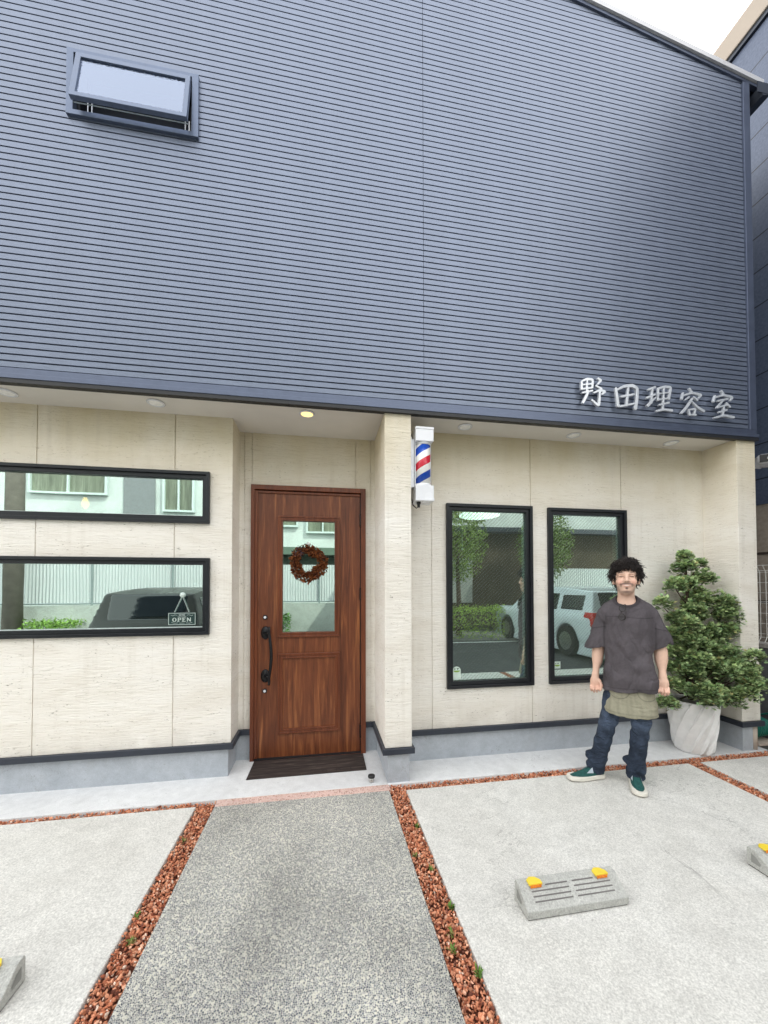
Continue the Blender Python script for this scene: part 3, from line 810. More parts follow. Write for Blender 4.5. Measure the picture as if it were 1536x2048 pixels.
def letters():
    t = thing('shop_sign', (2.85,-.03,3.05), 'five brushed calligraphy steel characters 野田理容室 on the cladding', 'sign')
    for ch, strokes in SIGN.items():
        pts = np.array([p[:2] for s in strokes for p in s])
        lo = pts.min(0)-.02; hi = pts.max(0)+.02
        S = SDF((lo[0],-.052,lo[1]),(hi[0],-.018,hi[1]),.0026)
        gx = S.ax[0][:,None]; gz = S.ax[2][None,:]
        F2 = np.full((len(S.ax[0]),len(S.ax[2])), .05)
        for s in strokes:
            # resample into a smooth brush line
            q = []
            for i in range(len(s)-1):
                for k in range(6):
                    u = k/6; q.append(tuple(s[i][j]*(1-u)+s[i+1][j]*u for j in range(3)))
            q.append(s[-1]); q = np.array(q)
            for _ in range(2): q[1:-1] = (q[:-2]+2*q[1:-1]+q[2:])/4
            for (ax,az,ra),(bx,bz,rb) in zip(q[:-1],q[1:]):
                dx,dz = bx-ax,bz-az; L = max(dx*dx+dz*dz,1e-9)
                u = np.clip(((gx-ax)*dx+(gz-az)*dz)/L,0,1)
                F2 = np.minimum(F2, np.hypot(gx-ax-u*dx, gz-az-u*dz)-(ra+(rb-ra)*u)*1.52)
        yy = np.abs(S.ax[1]+.035)-.0095
        S.F = np.maximum(F2[:,None,:], yy[None,:,None]).astype(np.float32)
        V, Fq = S.mesh()
        o = np_mesh(V, Fq, 'character', LETTER, t, False); o['label'] = 'steel character '+ch
letters()

# ------------------------------------------------------------------ wreath on the door glass
def wreath():
    c = Vector((-.124,.532,1.675))
    t = thing('wreath', c, 'round wreath of dried rust brown foliage hung on the door glass', 'wreath')
    r = random.Random(5); m = MB(); cols = []
    N = 1500
    for i in range(N):
        a = r.uniform(0,2*math.pi); b = r.uniform(0,2*math.pi)
        R0 = .118+.008*math.sin(3*a+1); r0 = .034*math.sqrt(r.uniform(.1,1))*(1.15 if math.sin(a) < -.2 else .95)
        p = c+Vector(((R0+r0*math.cos(b))*math.cos(a), -abs(r0*math.sin(b))*.8-.002, (R0+r0*math.cos(b))*math.sin(a)))
        out = Vector((math.cos(a)*math.cos(b), -abs(math.sin(b))-.1, math.sin(a)*math.cos(b)-.35))
        tan = Vector((-math.sin(a),0,math.cos(a)))*r.choice((-1,1))*.8
        d = (out+tan+Vector((r.gauss(0,.5),r.gauss(0,.3),r.gauss(0,.5)))).normalized()
        L = r.uniform(.014,.034)*(1.25 if math.sin(a) < -.5 else 1); w = r.uniform(.004,.008)
        s = d.cross(Vector((r.gauss(0,1),r.gauss(0,1),r.gauss(0,1)))).normalized()*w
        m.add([p-s*.3,p+d*L*.55-s,p+d*L,p+d*L*.55+s], [(0,1,2,3)])
        k = r.uniform(.5,1.25); base = (.30,.095,.03) if r.random() < .8 else (.16,.045,.025)
        if a > 1.9 and a < 2.6 and r.random() < .4: base = (.16,.10,.12)
        cols += [tuple(x*k*.55 for x in base)]*2+[tuple(x*k for x in base)]*2
    m.build('foliage', m_attr('dried_leaves', .7, .2, .3, 90), t, col=cols)
    k = MB(); pts = [c+Vector((.116*math.cos(2*math.pi*i/24),-.004,.116*math.sin(2*math.pi*i/24))) for i in range(25)]
    k.tube(pts, .014, 8); k.build('ring', plain('twig_ring', (.09,.03,.015), .9), t, True)
    k = MB(); k.cyl((-.124,.5705,1.838),(-.124,.552,1.838),.020,20,.010); k.build('suction_hook', plain('clear_plastic', (.75,.76,.72), .15), t, True)
wreath()

# ------------------------------------------------------------------ OPEN board inside the lower left window
def open_sign():
    y = Y1+.009
    t = thing('open_sign', (-1.06,y,1.21), 'dark green board reading OPEN hung by a cord on the lower left window', 'sign')
    x0,x1,z0,z1 = -1.160,-.962,1.172,1.268
    m = MB(); m.box(x0,x1,y,y+.0045,z0,z1); m.build('board', plain('dark_green_board', (.008,.035,.032), .5), t)
    wh = plain('sign_white', (.52,.60,.56), .5)
    m = MB(); m.ring(x0+.003,x1-.003,z0+.003,z1-.003,x0+.0065,x1-.0065,z0+.0065,z1-.0065,y-.0015,y-.0003); 
    # little crossed scissors and flourishes
    cz = z0+.078; cx = (x0+x1)/2
    m.tube([(cx-.022,y-.001,cz-.005),(cx+.022,y-.001,cz+.006)], .0017, 6); m.tube([(cx-.022,y-.001,cz+.005),(cx+.022,y-.001,cz-.006)], .0017, 6)
    for sx in (-1,1):
        m.tube([(cx+sx*.034,y-.001,cz-.002),(cx+sx*.05,y-.001,cz+.001),(cx+sx*.066,y-.001,cz-.006),(cx+sx*.078,y-.001,cz-.002)], .0012, 6)
        m.tube([(cx+sx*.030,y-.001,z0+.018),(cx+sx*.05,y-.001,z0+.014),(cx+sx*.074,y-.001,z0+.021)], .0012, 6)
    m.box(cx-.03,cx+.03,y-.0015,y-.0003,z0+.0625,z0+.0648); m.box(cx-.018,cx+.018,y-.0015,y-.0003,z0+.0145,z0+.0165)
    m.build('ornament', wh, t)
    # OPEN in slab letters
    m = MB(); h = .030; zb = z0+.027; xs = cx-.066
    def bar(a,b,w):
        m.prism([(a[0]-w/2,a[1]),(a[0]+w/2,a[1]),(b[0]+w/2,b[1]),(b[0]-w/2,b[1])], 'y', y-.0018, y-.0004)
    def hb(xa,xb,za,zb_): m.box(xa,xb,y-.0018,y-.0004,za,zb_)
    n = 20; ring = []
    for i in range(n):
        for rr in (1,):
            pass
    vs = []; fs = []
    for i in range(n):
        a = 2*math.pi*i/n
        vs += [(xs+.013+.0150*math.cos(a),y-.0018,zb+h/2+h/2*1.03*math.sin(a)),(xs+.013+.0075*math.cos(a),y-.0018,zb+h/2+h/2*.78*math.sin(a))]
    for i in range(n):
        j = (i+1)%n; fs.append((2*i,2*j,2*j+1,2*i+1))
    m.add(vs, fs)
    x = xs+.034
    hb(x+.003,x+.0095,zb,zb+h); hb(x-.001,x+.0029,zb,zb+.004); hb(x+.0096,x+.014,zb,zb+.004)
    hb(x+.0096,x+.020,zb+h-.0045,zb+h); hb(x+.0096,x+.020,zb+h*.42,zb+h*.42+.0042); hb(x+.0201,x+.0265,zb+h*.46,zb+h-.002)
    x = xs+.067
    hb(x+.003,x+.0095,zb,zb+h); hb(x+.0096,x+.025,zb,zb+.0048); hb(x+.0096,x+.025,zb+h-.0048,zb+h); hb(x+.0096,x+.019,zb+h*.44,zb+h*.44+.0045); hb(x-.001,x+.0029,zb,zb+.004); hb(x-.001,x+.0029,zb+h-.004,zb+h)
    x = xs+.100
    hb(x+.002,x+.0075,zb,zb+h); hb(x+.024,x+.029,zb,zb+h)
    m.prism([(x+.0076,zb+h),(x+.0076,zb+h-.010),(x+.0239,zb),(x+.0239,zb+.010)], 'y', y-.0018, y-.0004)
    m.build('lettering', wh, t)
    m = MB(); m.tube([(-1.115,y-.001,1.272),(-1.062,y-.002,1.392)], .0018, 6); m.tube([(-1.012,y-.001,1.272),(-1.058,y-.002,1.392)], .0018, 6); m.build('cord', wh, t)
    m = MB(); m.cyl((-1.060,Y1+.0155,1.402),(-1.060,Y1+.003,1.402),.022,20,.009); m.build('suction_cup', plain('clear_cup', (.6,.68,.64), .2), t, True)
open_sign()

# things seen through the panes
GLOW = plain('ceiling_lamp_glow', (.9,.9,.88), .5, 0, .3, .01, 5, 0, (1,.98,.94), 3.0)
t = thing('ceiling_lamp', (2.36,2.57,2.60), 'bright white round ceiling lamp seen through the left tall window', 'lamp')
m = MB(); m.lathe([(.24,2.585),(.30,2.575),(.30,2.545),(.27,2.535)][::-1], (2.36,2.57,0), 36); m.build('shade', GLOW, t, True)
t = thing('pendant_bulb', (-2.24,1.2,2.33), 'glowing filament bulb hanging inside the upper left window', 'lamp')
m = MB(); m.lathe([(.004,2.13),(.022,2.15),(.030,2.18),(.020,2.22),(.012,2.24)], (-2.24,1.2,.08), 16); m.build('bulb', plain('warm_filament', (.9,.6,.2), .4, 0, .3, .01, 5, 0, (1,.42,.06), 6.0), t, True)
m = MB(); m.cyl((-2.24,1.2,2.32),(-2.24,1.2,2.37),.014,12); m.cyl((-2.24,1.2,2.37),(-2.24,1.2,2.62),.003,6); m.build('flex', RUBBER, t)
for (x,z,zt,lab) in ((1.215,1.795,2.13,'white blind cord with ball end inside the left tall window'),(-.985,1.49,1.63,'white blind cord with ball end inside the lower left window')):
    t = thing('blind_cord', (x,Y1+.06,z), lab, 'cord')
    m = MB(); m.cyl((x,Y1+.06,z),(x,Y1+.06,zt),.0022,6); m.build('string', WHITE, t)
    m = MB(); m.lathe([(.002,-.011),(.009,-.007),(.012,0),(.009,.007),(.002,.011)], (x,Y1+.06,z), 14); m.build('ball', WHITE, t, True)
# small stickers on the tall windows
STK = plain('sticker_white', (.62,.74,.66), .4); STKG = plain('sticker_green', (.22,.38,.06), .5); STKB = plain('sticker_dark', (.03,.06,.05), .5)
def sticker(x0, x1, z0, z1, rounded, lab):
    y = Y1+.0145
    t = thing('sticker', ((x0+x1)/2,y,z0), lab, 'sticker')
    cx = (x0+x1)/2; w = (x1-x0)/2
    poly = [(x0,z0),(x1,z0)]
    if rounded: poly += [(cx+w*math.cos(math.pi*i/12), z1-w+w*math.sin(math.pi*i/12)) for i in range(13)]
    else: poly += [(x1,z1),(x0,z1)]
    m = MB(); m.prism(poly, 'y', y, y+.001); m.build('backing', STK, t)
    zm = z1-w*1.15
    m = MB(); m.prism([(cx-w*.8,zm),(cx-w*.3,zm-.008),(cx+w*.3,zm-.008),(cx+w*.8,zm),(cx+w*.8,zm+.007),(cx-w*.8,zm+.007)], 'y', y-.001, y-.0002); m.build('green_band', STKG, t)
    m = MB(); m.box(cx-w*.6,cx-w*.35,y-.001,y-.0002,z1-w*.72,z1-w*.45); m.box(cx+w*.0,cx+w*.55,y-.001,y-.0002,z1-w*.55,z1-w*.40); m.box(cx+w*.15,cx+w*.32,y-.001,y-.0002,z1-w*.8,z1-w*.55); m.build('mark', STKB, t)
sticker(1.104,1.176,.665,.775,True,'white round topped sticker with green band on the left tall window')
sticker(2.062,2.125,.722,.785,False,'square white sticker with green band on the window behind the man')

# ------------------------------------------------------------------ mat, door stop
m = MB(); m.add([(-.570,.228,.001),(.348,.231,.001),(.350,.518,.001),(-.563,.524,.001),(-.570,.228,.008),(.348,.231,.008),(.350,.518,.008),(-.563,.524,.008)],
                [(0,3,2,1),(4,5,6,7),(0,1,5,4),(1,2,6,5),(2,3,7,6),(3,0,4,7)])
t = thing('doormat', (-.1,.37,0), 'thin dark brown wood plank patterned doormat in front of the door', 'doormat')
m.build('mat', mk_mat(), t, bevel=.002)
MATP = plain('mat_print', (.010,.008,.008), .8)
m = MB()
def ringxy(cx,cy,r,w,z):
    n=16; vs=[];fs=[]
    for i in range(n):
        a=2*math.pi*i/n; vs+=[(cx+r*math.cos(a),cy+r*math.sin(a)*.8,z),(cx+(r-w)*math.cos(a),cy+(r-w)*math.sin(a)*.8,z)]
    for i in range(n):
        j=(i+1)%n; fs.append((2*i,2*j,2*j+1,2*i+1))
    m.add(vs,fs)
ringxy(.018,.262,.020,.005,.0092)
m.build('faded_letter', MATP, t); m = MB()
m.box(.106,.111,.250,.278,.0082,.0092); m.box(.111,.136,.274,.278,.0082,.0092); m.box(.136,.141,.250,.278,.0082,.0092); m.build('faded_letter', MATP, t); m = MB(); m.box(.222,.228,.250,.282,.0082,.0092)
m.build('faded_letter', MATP, t)
t = thing('door_stop', (.363,.05,0), 'small steel floor door stop with black rubber ring near the pillar', 'door stop')
m = MB(); m.lathe([(.020,0),(.020,.010),(.0165,.018),(.0165,.034)], (.363,.05,0), 20); m.build('post', STEEL, t, True)
m = MB(); m.lathe([(.0165,.030),(.025,.034),(.027,.042),(.025,.050),(.016,.053),(.004,.053)], (.363,.05,0), 20); m.build('rubber_ring', RUBBER, t, True)

# ------------------------------------------------------------------ wheel stops
def wheel_stop():
    t = thing('wheel_stop', (.889,-1.088,-.004), 'grey concrete wheel stop with two yellow reflectors in the middle of the right slab', 'wheel stop', 'concrete wheel stops on the parking slabs')
    W, Dp = .502, .117
    # side outline, y measured towards the street
    prof = [(0,0),(0,.088),(-.006,.099),(-.038,.096),(-.098,.050),(-.117,.038),(-.117,0)]
    m = MB(); m.prism([(y,z+.005 if z == 0 else z) for y,z in prof], 'x', 0.0, W)
    body = m.build('body', STOPC, t, local=True, bevel=.003)
    def slope(s): # point on sloping face, s 0..1 from top to lip
        return (-.040-s*.056, .0955-s*.0440)
    m = MB(); m.box(.004,W-.004,-.112,-.005,.0,.0045); m.build('contact_shade', plain('contact_shade_dark', (.03,.03,.03), .9), t, local=True)  # near-black inset base stands in for the contact shadow
    g = MB()
    for col in ((.050,.238),(.262,.452)):
        for k, s in enumerate((.10,.36,.62,.88)):
            a, b = col
            if k == 0: a, b = (.125,.238) if col[0] < .2 else (.262,.372)
            y,z = slope(s); y2,z2 = slope(s+.075)
            g.add([(a,y,z+.0012),(b,y,z+.0012),(b,y2,z2+.0012),(a,y2,z2+.0012)], [(0,3,2,1)])
    g.build('groove', plain('groove_shadow', (.15,.14,.135), .95), t, local=True)
    RG = plain('recess_grey', (.24,.24,.225), .95)
    for x in (-.0015,W+.0015):
        e = MB(); e.add([(x,-.022,.028),(x,-.022,.072),(x,-.045,.064),(x,-.066,.042),(x,-.062,.028)], [(0,1,2,3,4)])
        e.build('end_recess', RG, t, local=True)
    for x in (.075,.415):
        q = MB()
        yt, zt = -.018,.098
        # rounded cap at the back, lens face at the front
        pts = [(-.032,-.054),(.034,-.054),(.033,-.034),(.018,-.012),(-.008,-.008),(-.029,-.022)]
        q.add([(x+a,b,.0985 if b > -.03 else .0965) for a,b in pts]+[(x+a,b,.1045 if b > -.03 else .1075) for a,b in pts], [tuple(range(5,-1,-1)),tuple(range(6,12))]+[(i,(i+1)%6,6+(i+1)%6,6+i) for i in range(6)])
        cap = q.build('reflector', YEL, t, local=True, bevel=.0015)
        l_ = MB(); l_.box(x-.026,x+.028,-.0565,-.0545,.0885,.1015)
        l_.build('reflector_lens', ORA, cap, local=True)
    return t
ws = wheel_stop()
dup(ws, (2.212,-1.085,-.004), 'grey concrete wheel stop cut off by the right photo edge')
dup(ws, (-1.593,-1.113,-.004), 'grey concrete wheel stop cut off by the left photo edge')

# ------------------------------------------------------------------ weeds in the gravel
WEEDM = m_attr('weed_leaf', .6, .25, .2, 60)
def weed(seed, loc, lab, n=16, h=.035, dry=0):
    r = random.Random(seed); t = MB(); cols = []
    for i in range(n):
        a = r.uniform(0,6.28); L = h*r.uniform(.5,1.2); w = .0035*r.uniform(.7,1.4)
        d = Vector((math.cos(a)*r.uniform(.2,.9),math.sin(a)*r.uniform(.2,.9),1)).normalized()
        s = Vector((-math.sin(a),math.cos(a),0))*w
        b = Vector((r.gauss(0,.006),r.gauss(0,.006),0)); p = b+d*L*.6; q = b+d*L+Vector((d.x,d.y,-.4))*L*.3
        t.add([b-s*.4,b+s*.4,p+s,p-s,q], [(0,1,2,3),(3,2,4)])
        c = (.10,.20,.035) if r.random() > dry else (.24,.20,.07)
        k = r.uniform(.7,1.3); cols += [tuple(x*k for x in c)]*5
    o = t.build('weed', WEEDM, None, local=True, col=cols); o.location = loc
    tag(o, lab, 'weed', 'weeds growing in the red gravel')
WL = [((-.790,-.40,-.014),'low dry weed in the left gravel strip, nearest the building',.7,.03),((-.818,-.886,-.014),'small bright green weed at the slab edge of the left gravel strip',0,.028),
      ((-.779,-1.016,-.014),'round dry weed clump in the left gravel strip, nearest the viewer',.6,.032),((.578,-.50,-.014),'thin weed at the slab edge of the right gravel strip, nearest the building',.4,.026),
      ((.500,-.735,-.014),'small weed against the aggregate path in the right gravel strip',.3,.026),((.560,-.84,-.014),'mossy weed clump in the right gravel strip level with the upper path',.4,.024),
      ((.582,-1.075,-.014),'upright green weed at the slab edge level with the wheel stop',0,.034),((.540,-1.20,-.014),'yellowing weed in mid gravel just below the wheel stop level',.5,.03),
      ((.520,-1.27,-.014),'flat tangled weed in the right gravel strip',.4,.028),((.588,-1.372,-.014),'tallest green weed at the slab edge, nearest the viewer',0,.036)]
for i,(p,lab,dry,h) in enumerate(WL): weed(20+i, p, lab, 18, h, dry)

# ------------------------------------------------------------------ potted conifer
CL = [(3.24, 0.12, 1.716, 0.066), (3.211, 0.12, 1.62, 0.086), (3.423, 0.14, 1.655, 0.058), (3.445, 0.12, 1.521, 0.087), (3.112, 0.1, 1.457, 0.081), (3.272, 0.12, 1.457, 0.054), (3.38, 0.1, 1.385, 0.058), (2.963, 0.08, 1.295, 0.076), (3.048, 0.08, 1.179, 0.048), (3.279, 0.08, 1.251, 0.077), (3.582, 0.12, 1.287, 0.126), (3.62, 0.05, 1.182, 0.103), (3.59, 0.05, 1.056, 0.078), (3.158, 0.05, 1.109, 0.104), (3.13, 0.05, 0.996, 0.104), (3.523, 0.1, 1.002, 0.095), (3.445, 0.1, 0.909, 0.099), (3.218, 0.02, 0.946, 0.084), (3.085, 0.1, 0.888, 0.077), (3.199, 0.02, 0.815, 0.104), (3.559, 0.03, 0.855, 0.106), (3.579, -0.03, 0.782, 0.076), (3.153, 0, 0.7, 0.103), (3.454, 0.05, 0.748, 0.094), (3.491, -0.02, 0.709, 0.104), (3.594, -0.08, 0.701, 0.083), (3.708, -0.08, 0.839, 0.071), (3.679, -0.08, 0.75, 0.048), (3.72, -0.1, 0.598, 0.075), (3.601, -0.1, 0.624, 0.082), (3.545, -0.12, 0.535, 0.089), (3.479, -0.08, 0.476, 0.082), (3.286, -0.1, 0.542, 0.081), (3.146, -0.08, 0.552, 0.1), (3.215, -0.1, 0.487, 0.061), (3.068, 0.1, 0.574, 0.077), (2.993, 0.1, 0.424, 0.077), (3.094, 0.15, 0.708, 0.066)]
def conifer():
    px, py = 3.275,.105
    t = thing('potted_conifer', (px,py,0), 'dwarf cypress with cloud shaped green tufts in a white spiral ribbed pot', 'potted tree')
    def tw(r, z, a):
        k = 7
        ph = a*12/(2*math.pi)
        f = ph-math.floor(ph)
        rib = (1-f)**1.0 if f > .06 else f/.06
        return r+.036*(rib-.5)*(1 if z > .02 else .4), a+z*2.6
    m = MB()
    prof = [(.118,0),(.128,.012),(.139,.06),(.150,.14),(.159,.22),(.166,.30),(.171,.37),(.174,.43),(.1745,.448)]
    pr2 = []
    for (r0,z0),(r1,z1) in zip(prof[:-1],prof[1:]):
        for k in range(4): pr2.append((r0+(r1-r0)*k/4, z0+(z1-z0)*k/4))
    pr2.append(prof[-1])
    m.lathe(pr2, (px,py,0), 400, tw); m.build('pot', POTM, t, True)
    m = MB(); m.lathe([(.155,.40),(.163,.449),(.171,.4515),(.1735,.4485)], (px,py,0), 60); m.build('rim', POTM, t, True)
    m = MB(); m.lathe([(.160,.425),(.10,.435),(.01,.44)], (px,py,0), 32); m.build('soil', SOIL, t, True)
    r = random.Random(11)
    # trunk and limbs
    tr = [(px,py,.42),(px-.03,py+.0,.62),(px-.05,py+.03,.85),(px-.02,py+.03,1.08),(px-.01,py+.02,1.30),(px-.02,py+.02,1.50),(px-.03,py+.015,1.72)]
    m = MB(); m.tube(tr, [.030,.026,.023,.019,.014,.010,.005], 9)
    for x,y,z,rad in CL:
        zt = max(.50, z-.10-abs(x-px)*.35)
        k = 0
        while k < len(tr)-2 and tr[k+1][2] < zt: k += 1
        u = min(max((zt-tr[k][2])/(tr[k+1][2]-tr[k][2]),0),1)
        b = Vector(tr[k]).lerp(Vector(tr[k+1]), u); e = Vector((x,y,z-rad*.2)); md = b.lerp(e,.55)+Vector((r.gauss(0,.02),r.gauss(0,.02),-.02))
        m.tube([b,md,e], [.0085,.0065,.003], 6)
    m.build('trunk', BARK, t, True)
    # foliage: flattened sprays of small scale leaves fanned over each tuft
    F = MB(); cols = []; rr = np.random.RandomState(4)
    extra = []
    for x,y,z,rad in CL:
        n = max(1,int(rad*26))
        for k in range(n):
            d = rr.normal(size=3); d /= np.linalg.norm(d); d[2] = abs(d[2])*.6-.1; d[1] *= .8
            extra.append((x+d[0]*rad*.75,y+d[1]*rad*.75,z+d[2]*rad*.7,rad*rr.uniform(.45,.68)))
    for k in range(58):
        zz = .50+1.05*rr.rand()**1.25; wr_ = (1.72-zz)*.30
        extra.append((px-.02+rr.uniform(-1,1)*wr_+max(0,.9-zz)*.18, py+rr.uniform(-.02,.10), zz, rr.uniform(.045,.075)))
    for x,y,z,rad in [(*c[:3],c[3]*.98) for c in CL]+extra:
        n = int(1700*rad**1.35/.06+12)
        ns = int(min(max(rad*2900,48),300))
        for i in range(ns):
            d = rr.normal(size=3); d /= np.linalg.norm(d)
            if d[2] < -.55: d[2] *= -.5
            rad_i = rad*(rr.uniform(.55,1.05))
            p = Vector((x+d[0]*rad_i*1.02, y+d[1]*rad_i, z+d[2]*rad_i*1.12))
            ax = Vector((d[0],d[1]-.1,d[2]*.6+.28)).normalized(); ax = (ax+Vector(rr.normal(size=3)*.38)).normalized()
            side = ax.cross(Vector((rr.normal()*.4,rr.normal()*.4,1))).normalized()
            L = rr.uniform(.018,.036)
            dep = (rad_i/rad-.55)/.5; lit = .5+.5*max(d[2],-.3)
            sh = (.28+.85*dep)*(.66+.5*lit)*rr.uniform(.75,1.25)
            tint = rr.uniform(0,1)
            base = Vector((.20,.325,.15)).lerp(Vector((.54,.64,.30)), tint*.95)
            if rr.rand() < .05: base = Vector((.36,.33,.14))
            for j in range(-3,4):
                a = j*.30; dd = (ax*math.cos(a)+side*math.sin(a)).normalized()
                l2 = L*(1-.10*abs(j))*rr.uniform(.8,1.15); nn = dd.cross(side).normalized() if abs(j) < 3 else dd.cross(ax).normalized()
                w = (side*math.cos(a)-ax*math.sin(a))*.0040; up = nn*.0025*rr.uniform(-1,1)
                q0 = p; q1 = p+dd*l2*.55+up; q2 = p+dd*l2
                F.add([q0,q1-w,q2,q1+w], [(0,1,2,3)])
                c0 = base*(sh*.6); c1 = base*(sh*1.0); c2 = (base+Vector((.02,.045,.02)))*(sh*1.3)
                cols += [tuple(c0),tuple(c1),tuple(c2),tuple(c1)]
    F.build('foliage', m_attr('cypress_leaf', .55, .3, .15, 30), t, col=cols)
conifer()

# ------------------------------------------------------------------ right hand neighbour, walls, fence, camera, hose
NX = 4.6
t = thing('neighbour_building', (NX+2,1.5,0), 'tall dark navy panelled building with cream parapet beyond the right pillar', 'building')
m = MB(); m.box(NX,NX+6,-1.7,9,2.335,7.45); m.box(NX+.002,NX+6,-3.1,-1.7,3.0,7.45); m.build('upper_wall', NAVY, t)  # second box: unseen overhang added to darken the right side of the cladding
m = MB(); m.box(NX+.01,NX+5.99,-1.69,8.99,0,2.333); m.build('lower_wall', BEIGE, t)
m = MB(); m.box(NX-.05,NX+6.05,-3.15,9.05,7.502,7.775); m.build('parapet', CREAM, t, bevel=.01)  # parapet and gap run on over the added overhang
m = MB(); m.box(NX-.03,NX+6.03,-3.13,9.03,7.455,7.4995); m.build('parapet_shadow_gap', DKTRIM, t)
m = MB(); m.box(NX+.004,NX+.009,-1.69,8.9,1.80,1.825); m.box(NX+.004,NX+.009,-1.69,8.9,1.29,1.315); m.build('joint', BROWN, t)
BX = 4.20
m = MB(); nb = 4
for k in range(nb): m.box(BX,BX+.1,-.45,4.0,.218*k+.002,.218*(k+1)-.003)
m.box(BX+.012,BX+.088,-.44,3.99,0,.86)
bw = m.build('block_wall', BLOCK, None); tag(bw, 'dark grey concrete block wall under the white mesh fence', 'wall')
m = MB(); m.box(BX-.012,BX+.112,-.46,4.01,.872,.905); m.build('coping', plain('wall_coping', (.36,.34,.31), .9, 0, .2, .2, 30), bw)
t = thing('mesh_fence', (BX+.05,.5,.9), 'white welded wire mesh fence on top of the block wall', 'fence')
m = MB(); fx = BX+.05
yy = -.4
while yy < 3.9:
    m.tube([(fx-.03,yy,.915),(fx,yy,.965),(fx,yy,1.60),(fx-.035,yy,1.665)], .0032, 5); yy += .05
for z in (.918,.965,1.00,1.10,1.20,1.30,1.315,1.40,1.50,1.60,1.617): m.cyl((fx+.003,-.43,z),(fx+.003,3.92,z),.0028,5)
m.cyl((fx-.03,-.43,.915),(fx-.03,3.92,.915),.003,5); m.cyl((fx-.035,-.43,1.667),(fx-.035,3.92,1.667),.003,5)
m.build('wire_panel', MESHW, t)
for y in (-.4,1.7,3.7):
    m = MB(); m.cyl((fx+.03,y,.90),(fx+.03,y,1.68),.02,10); m.build('post', MESHW, t)
# security camera on the pillar's outer side
t = thing('security_camera', (XR+.255,.10,2.648), 'white bullet security camera with black face on the right pillar side', 'camera')
m = MB(); m.cyl((XR,.16,2.598),(XR+.26,.14,2.598),.013,10); m.cyl((XR,.16,2.598),(XR+.012,.16,2.598),.04,16); m.build('arm', WHITE, t, True)
m = MB(); m.tube([(XR+.20,.15,2.592),(XR+.10,.15,2.53),(XR+.002,.14,2.47)], .007, 8); m.build('brace', WHITE, t, True)
S = SDF((-.02,-.12,-.07),(.20,.16,.09),.004)
S.box((.09,.02,.0),(.075,.11,.045),.028)
V,Fq = S.mesh(); V = V+np.array([XR+.165,.08,2.648])
np_mesh(V,Fq,'housing',WHITE,t).rotation_euler = (0,0,-.7)
m = MB(); m.box(XR+.190,XR+.320,-.012,-.008,2.612,2.684); m.build('face', RUBBER, t).rotation_euler = (0,0,-.7)
m = MB(); m.lathe([(.020,0),(.020,.006),(.014,.007)], (0,0,0), 20); 
lz = MB()
for i in range(20):
    pass
lz.cyl((XR+.255,-.0122,2.645),(XR+.255,-.019,2.645),.017,20,.015); lz.build('lens', STEEL, t).rotation_euler = (0,0,-.7)
# pipe stub and hose reel in the gap
t = thing('drain_pipe', (3.862,.02,0), 'short beige drain pipe standing against the right pillar base', 'pipe')
m = MB(); m.cyl((3.832,.035,.0),(3.832,.035,.215),.028,18); m.cyl((3.832,.035,.075),(3.832,.035,.078),.030,18); m.build('pipe', PIPEM, t, True)
t = thing('garden_hose', (4.03,.16,0), 'coiled dark green garden hose on the ground in the gap right of the pillar', 'hose')
m = MB(); pts = []
for k in range(8):
    for i in range(28):
        a = 2*math.pi*i/28
        pts.append((3.95+.024*(k+i/28)+.004*math.sin(a*3), .20+.115*math.cos(a), .135+(.105-.004*k)*math.sin(a)))
pts += [(4.14,.27,.20),(4.17,.1,.28),(4.13,-.05,.30),(4.17,-.2,.1)]
m.tube(pts, .0095, 7); m.build('coil', GREENH, t, True)
m = MB(); m.box(3.935,4.16,.06,.34,.001,.022); m.build('tray', PIPEM, t, bevel=.004)

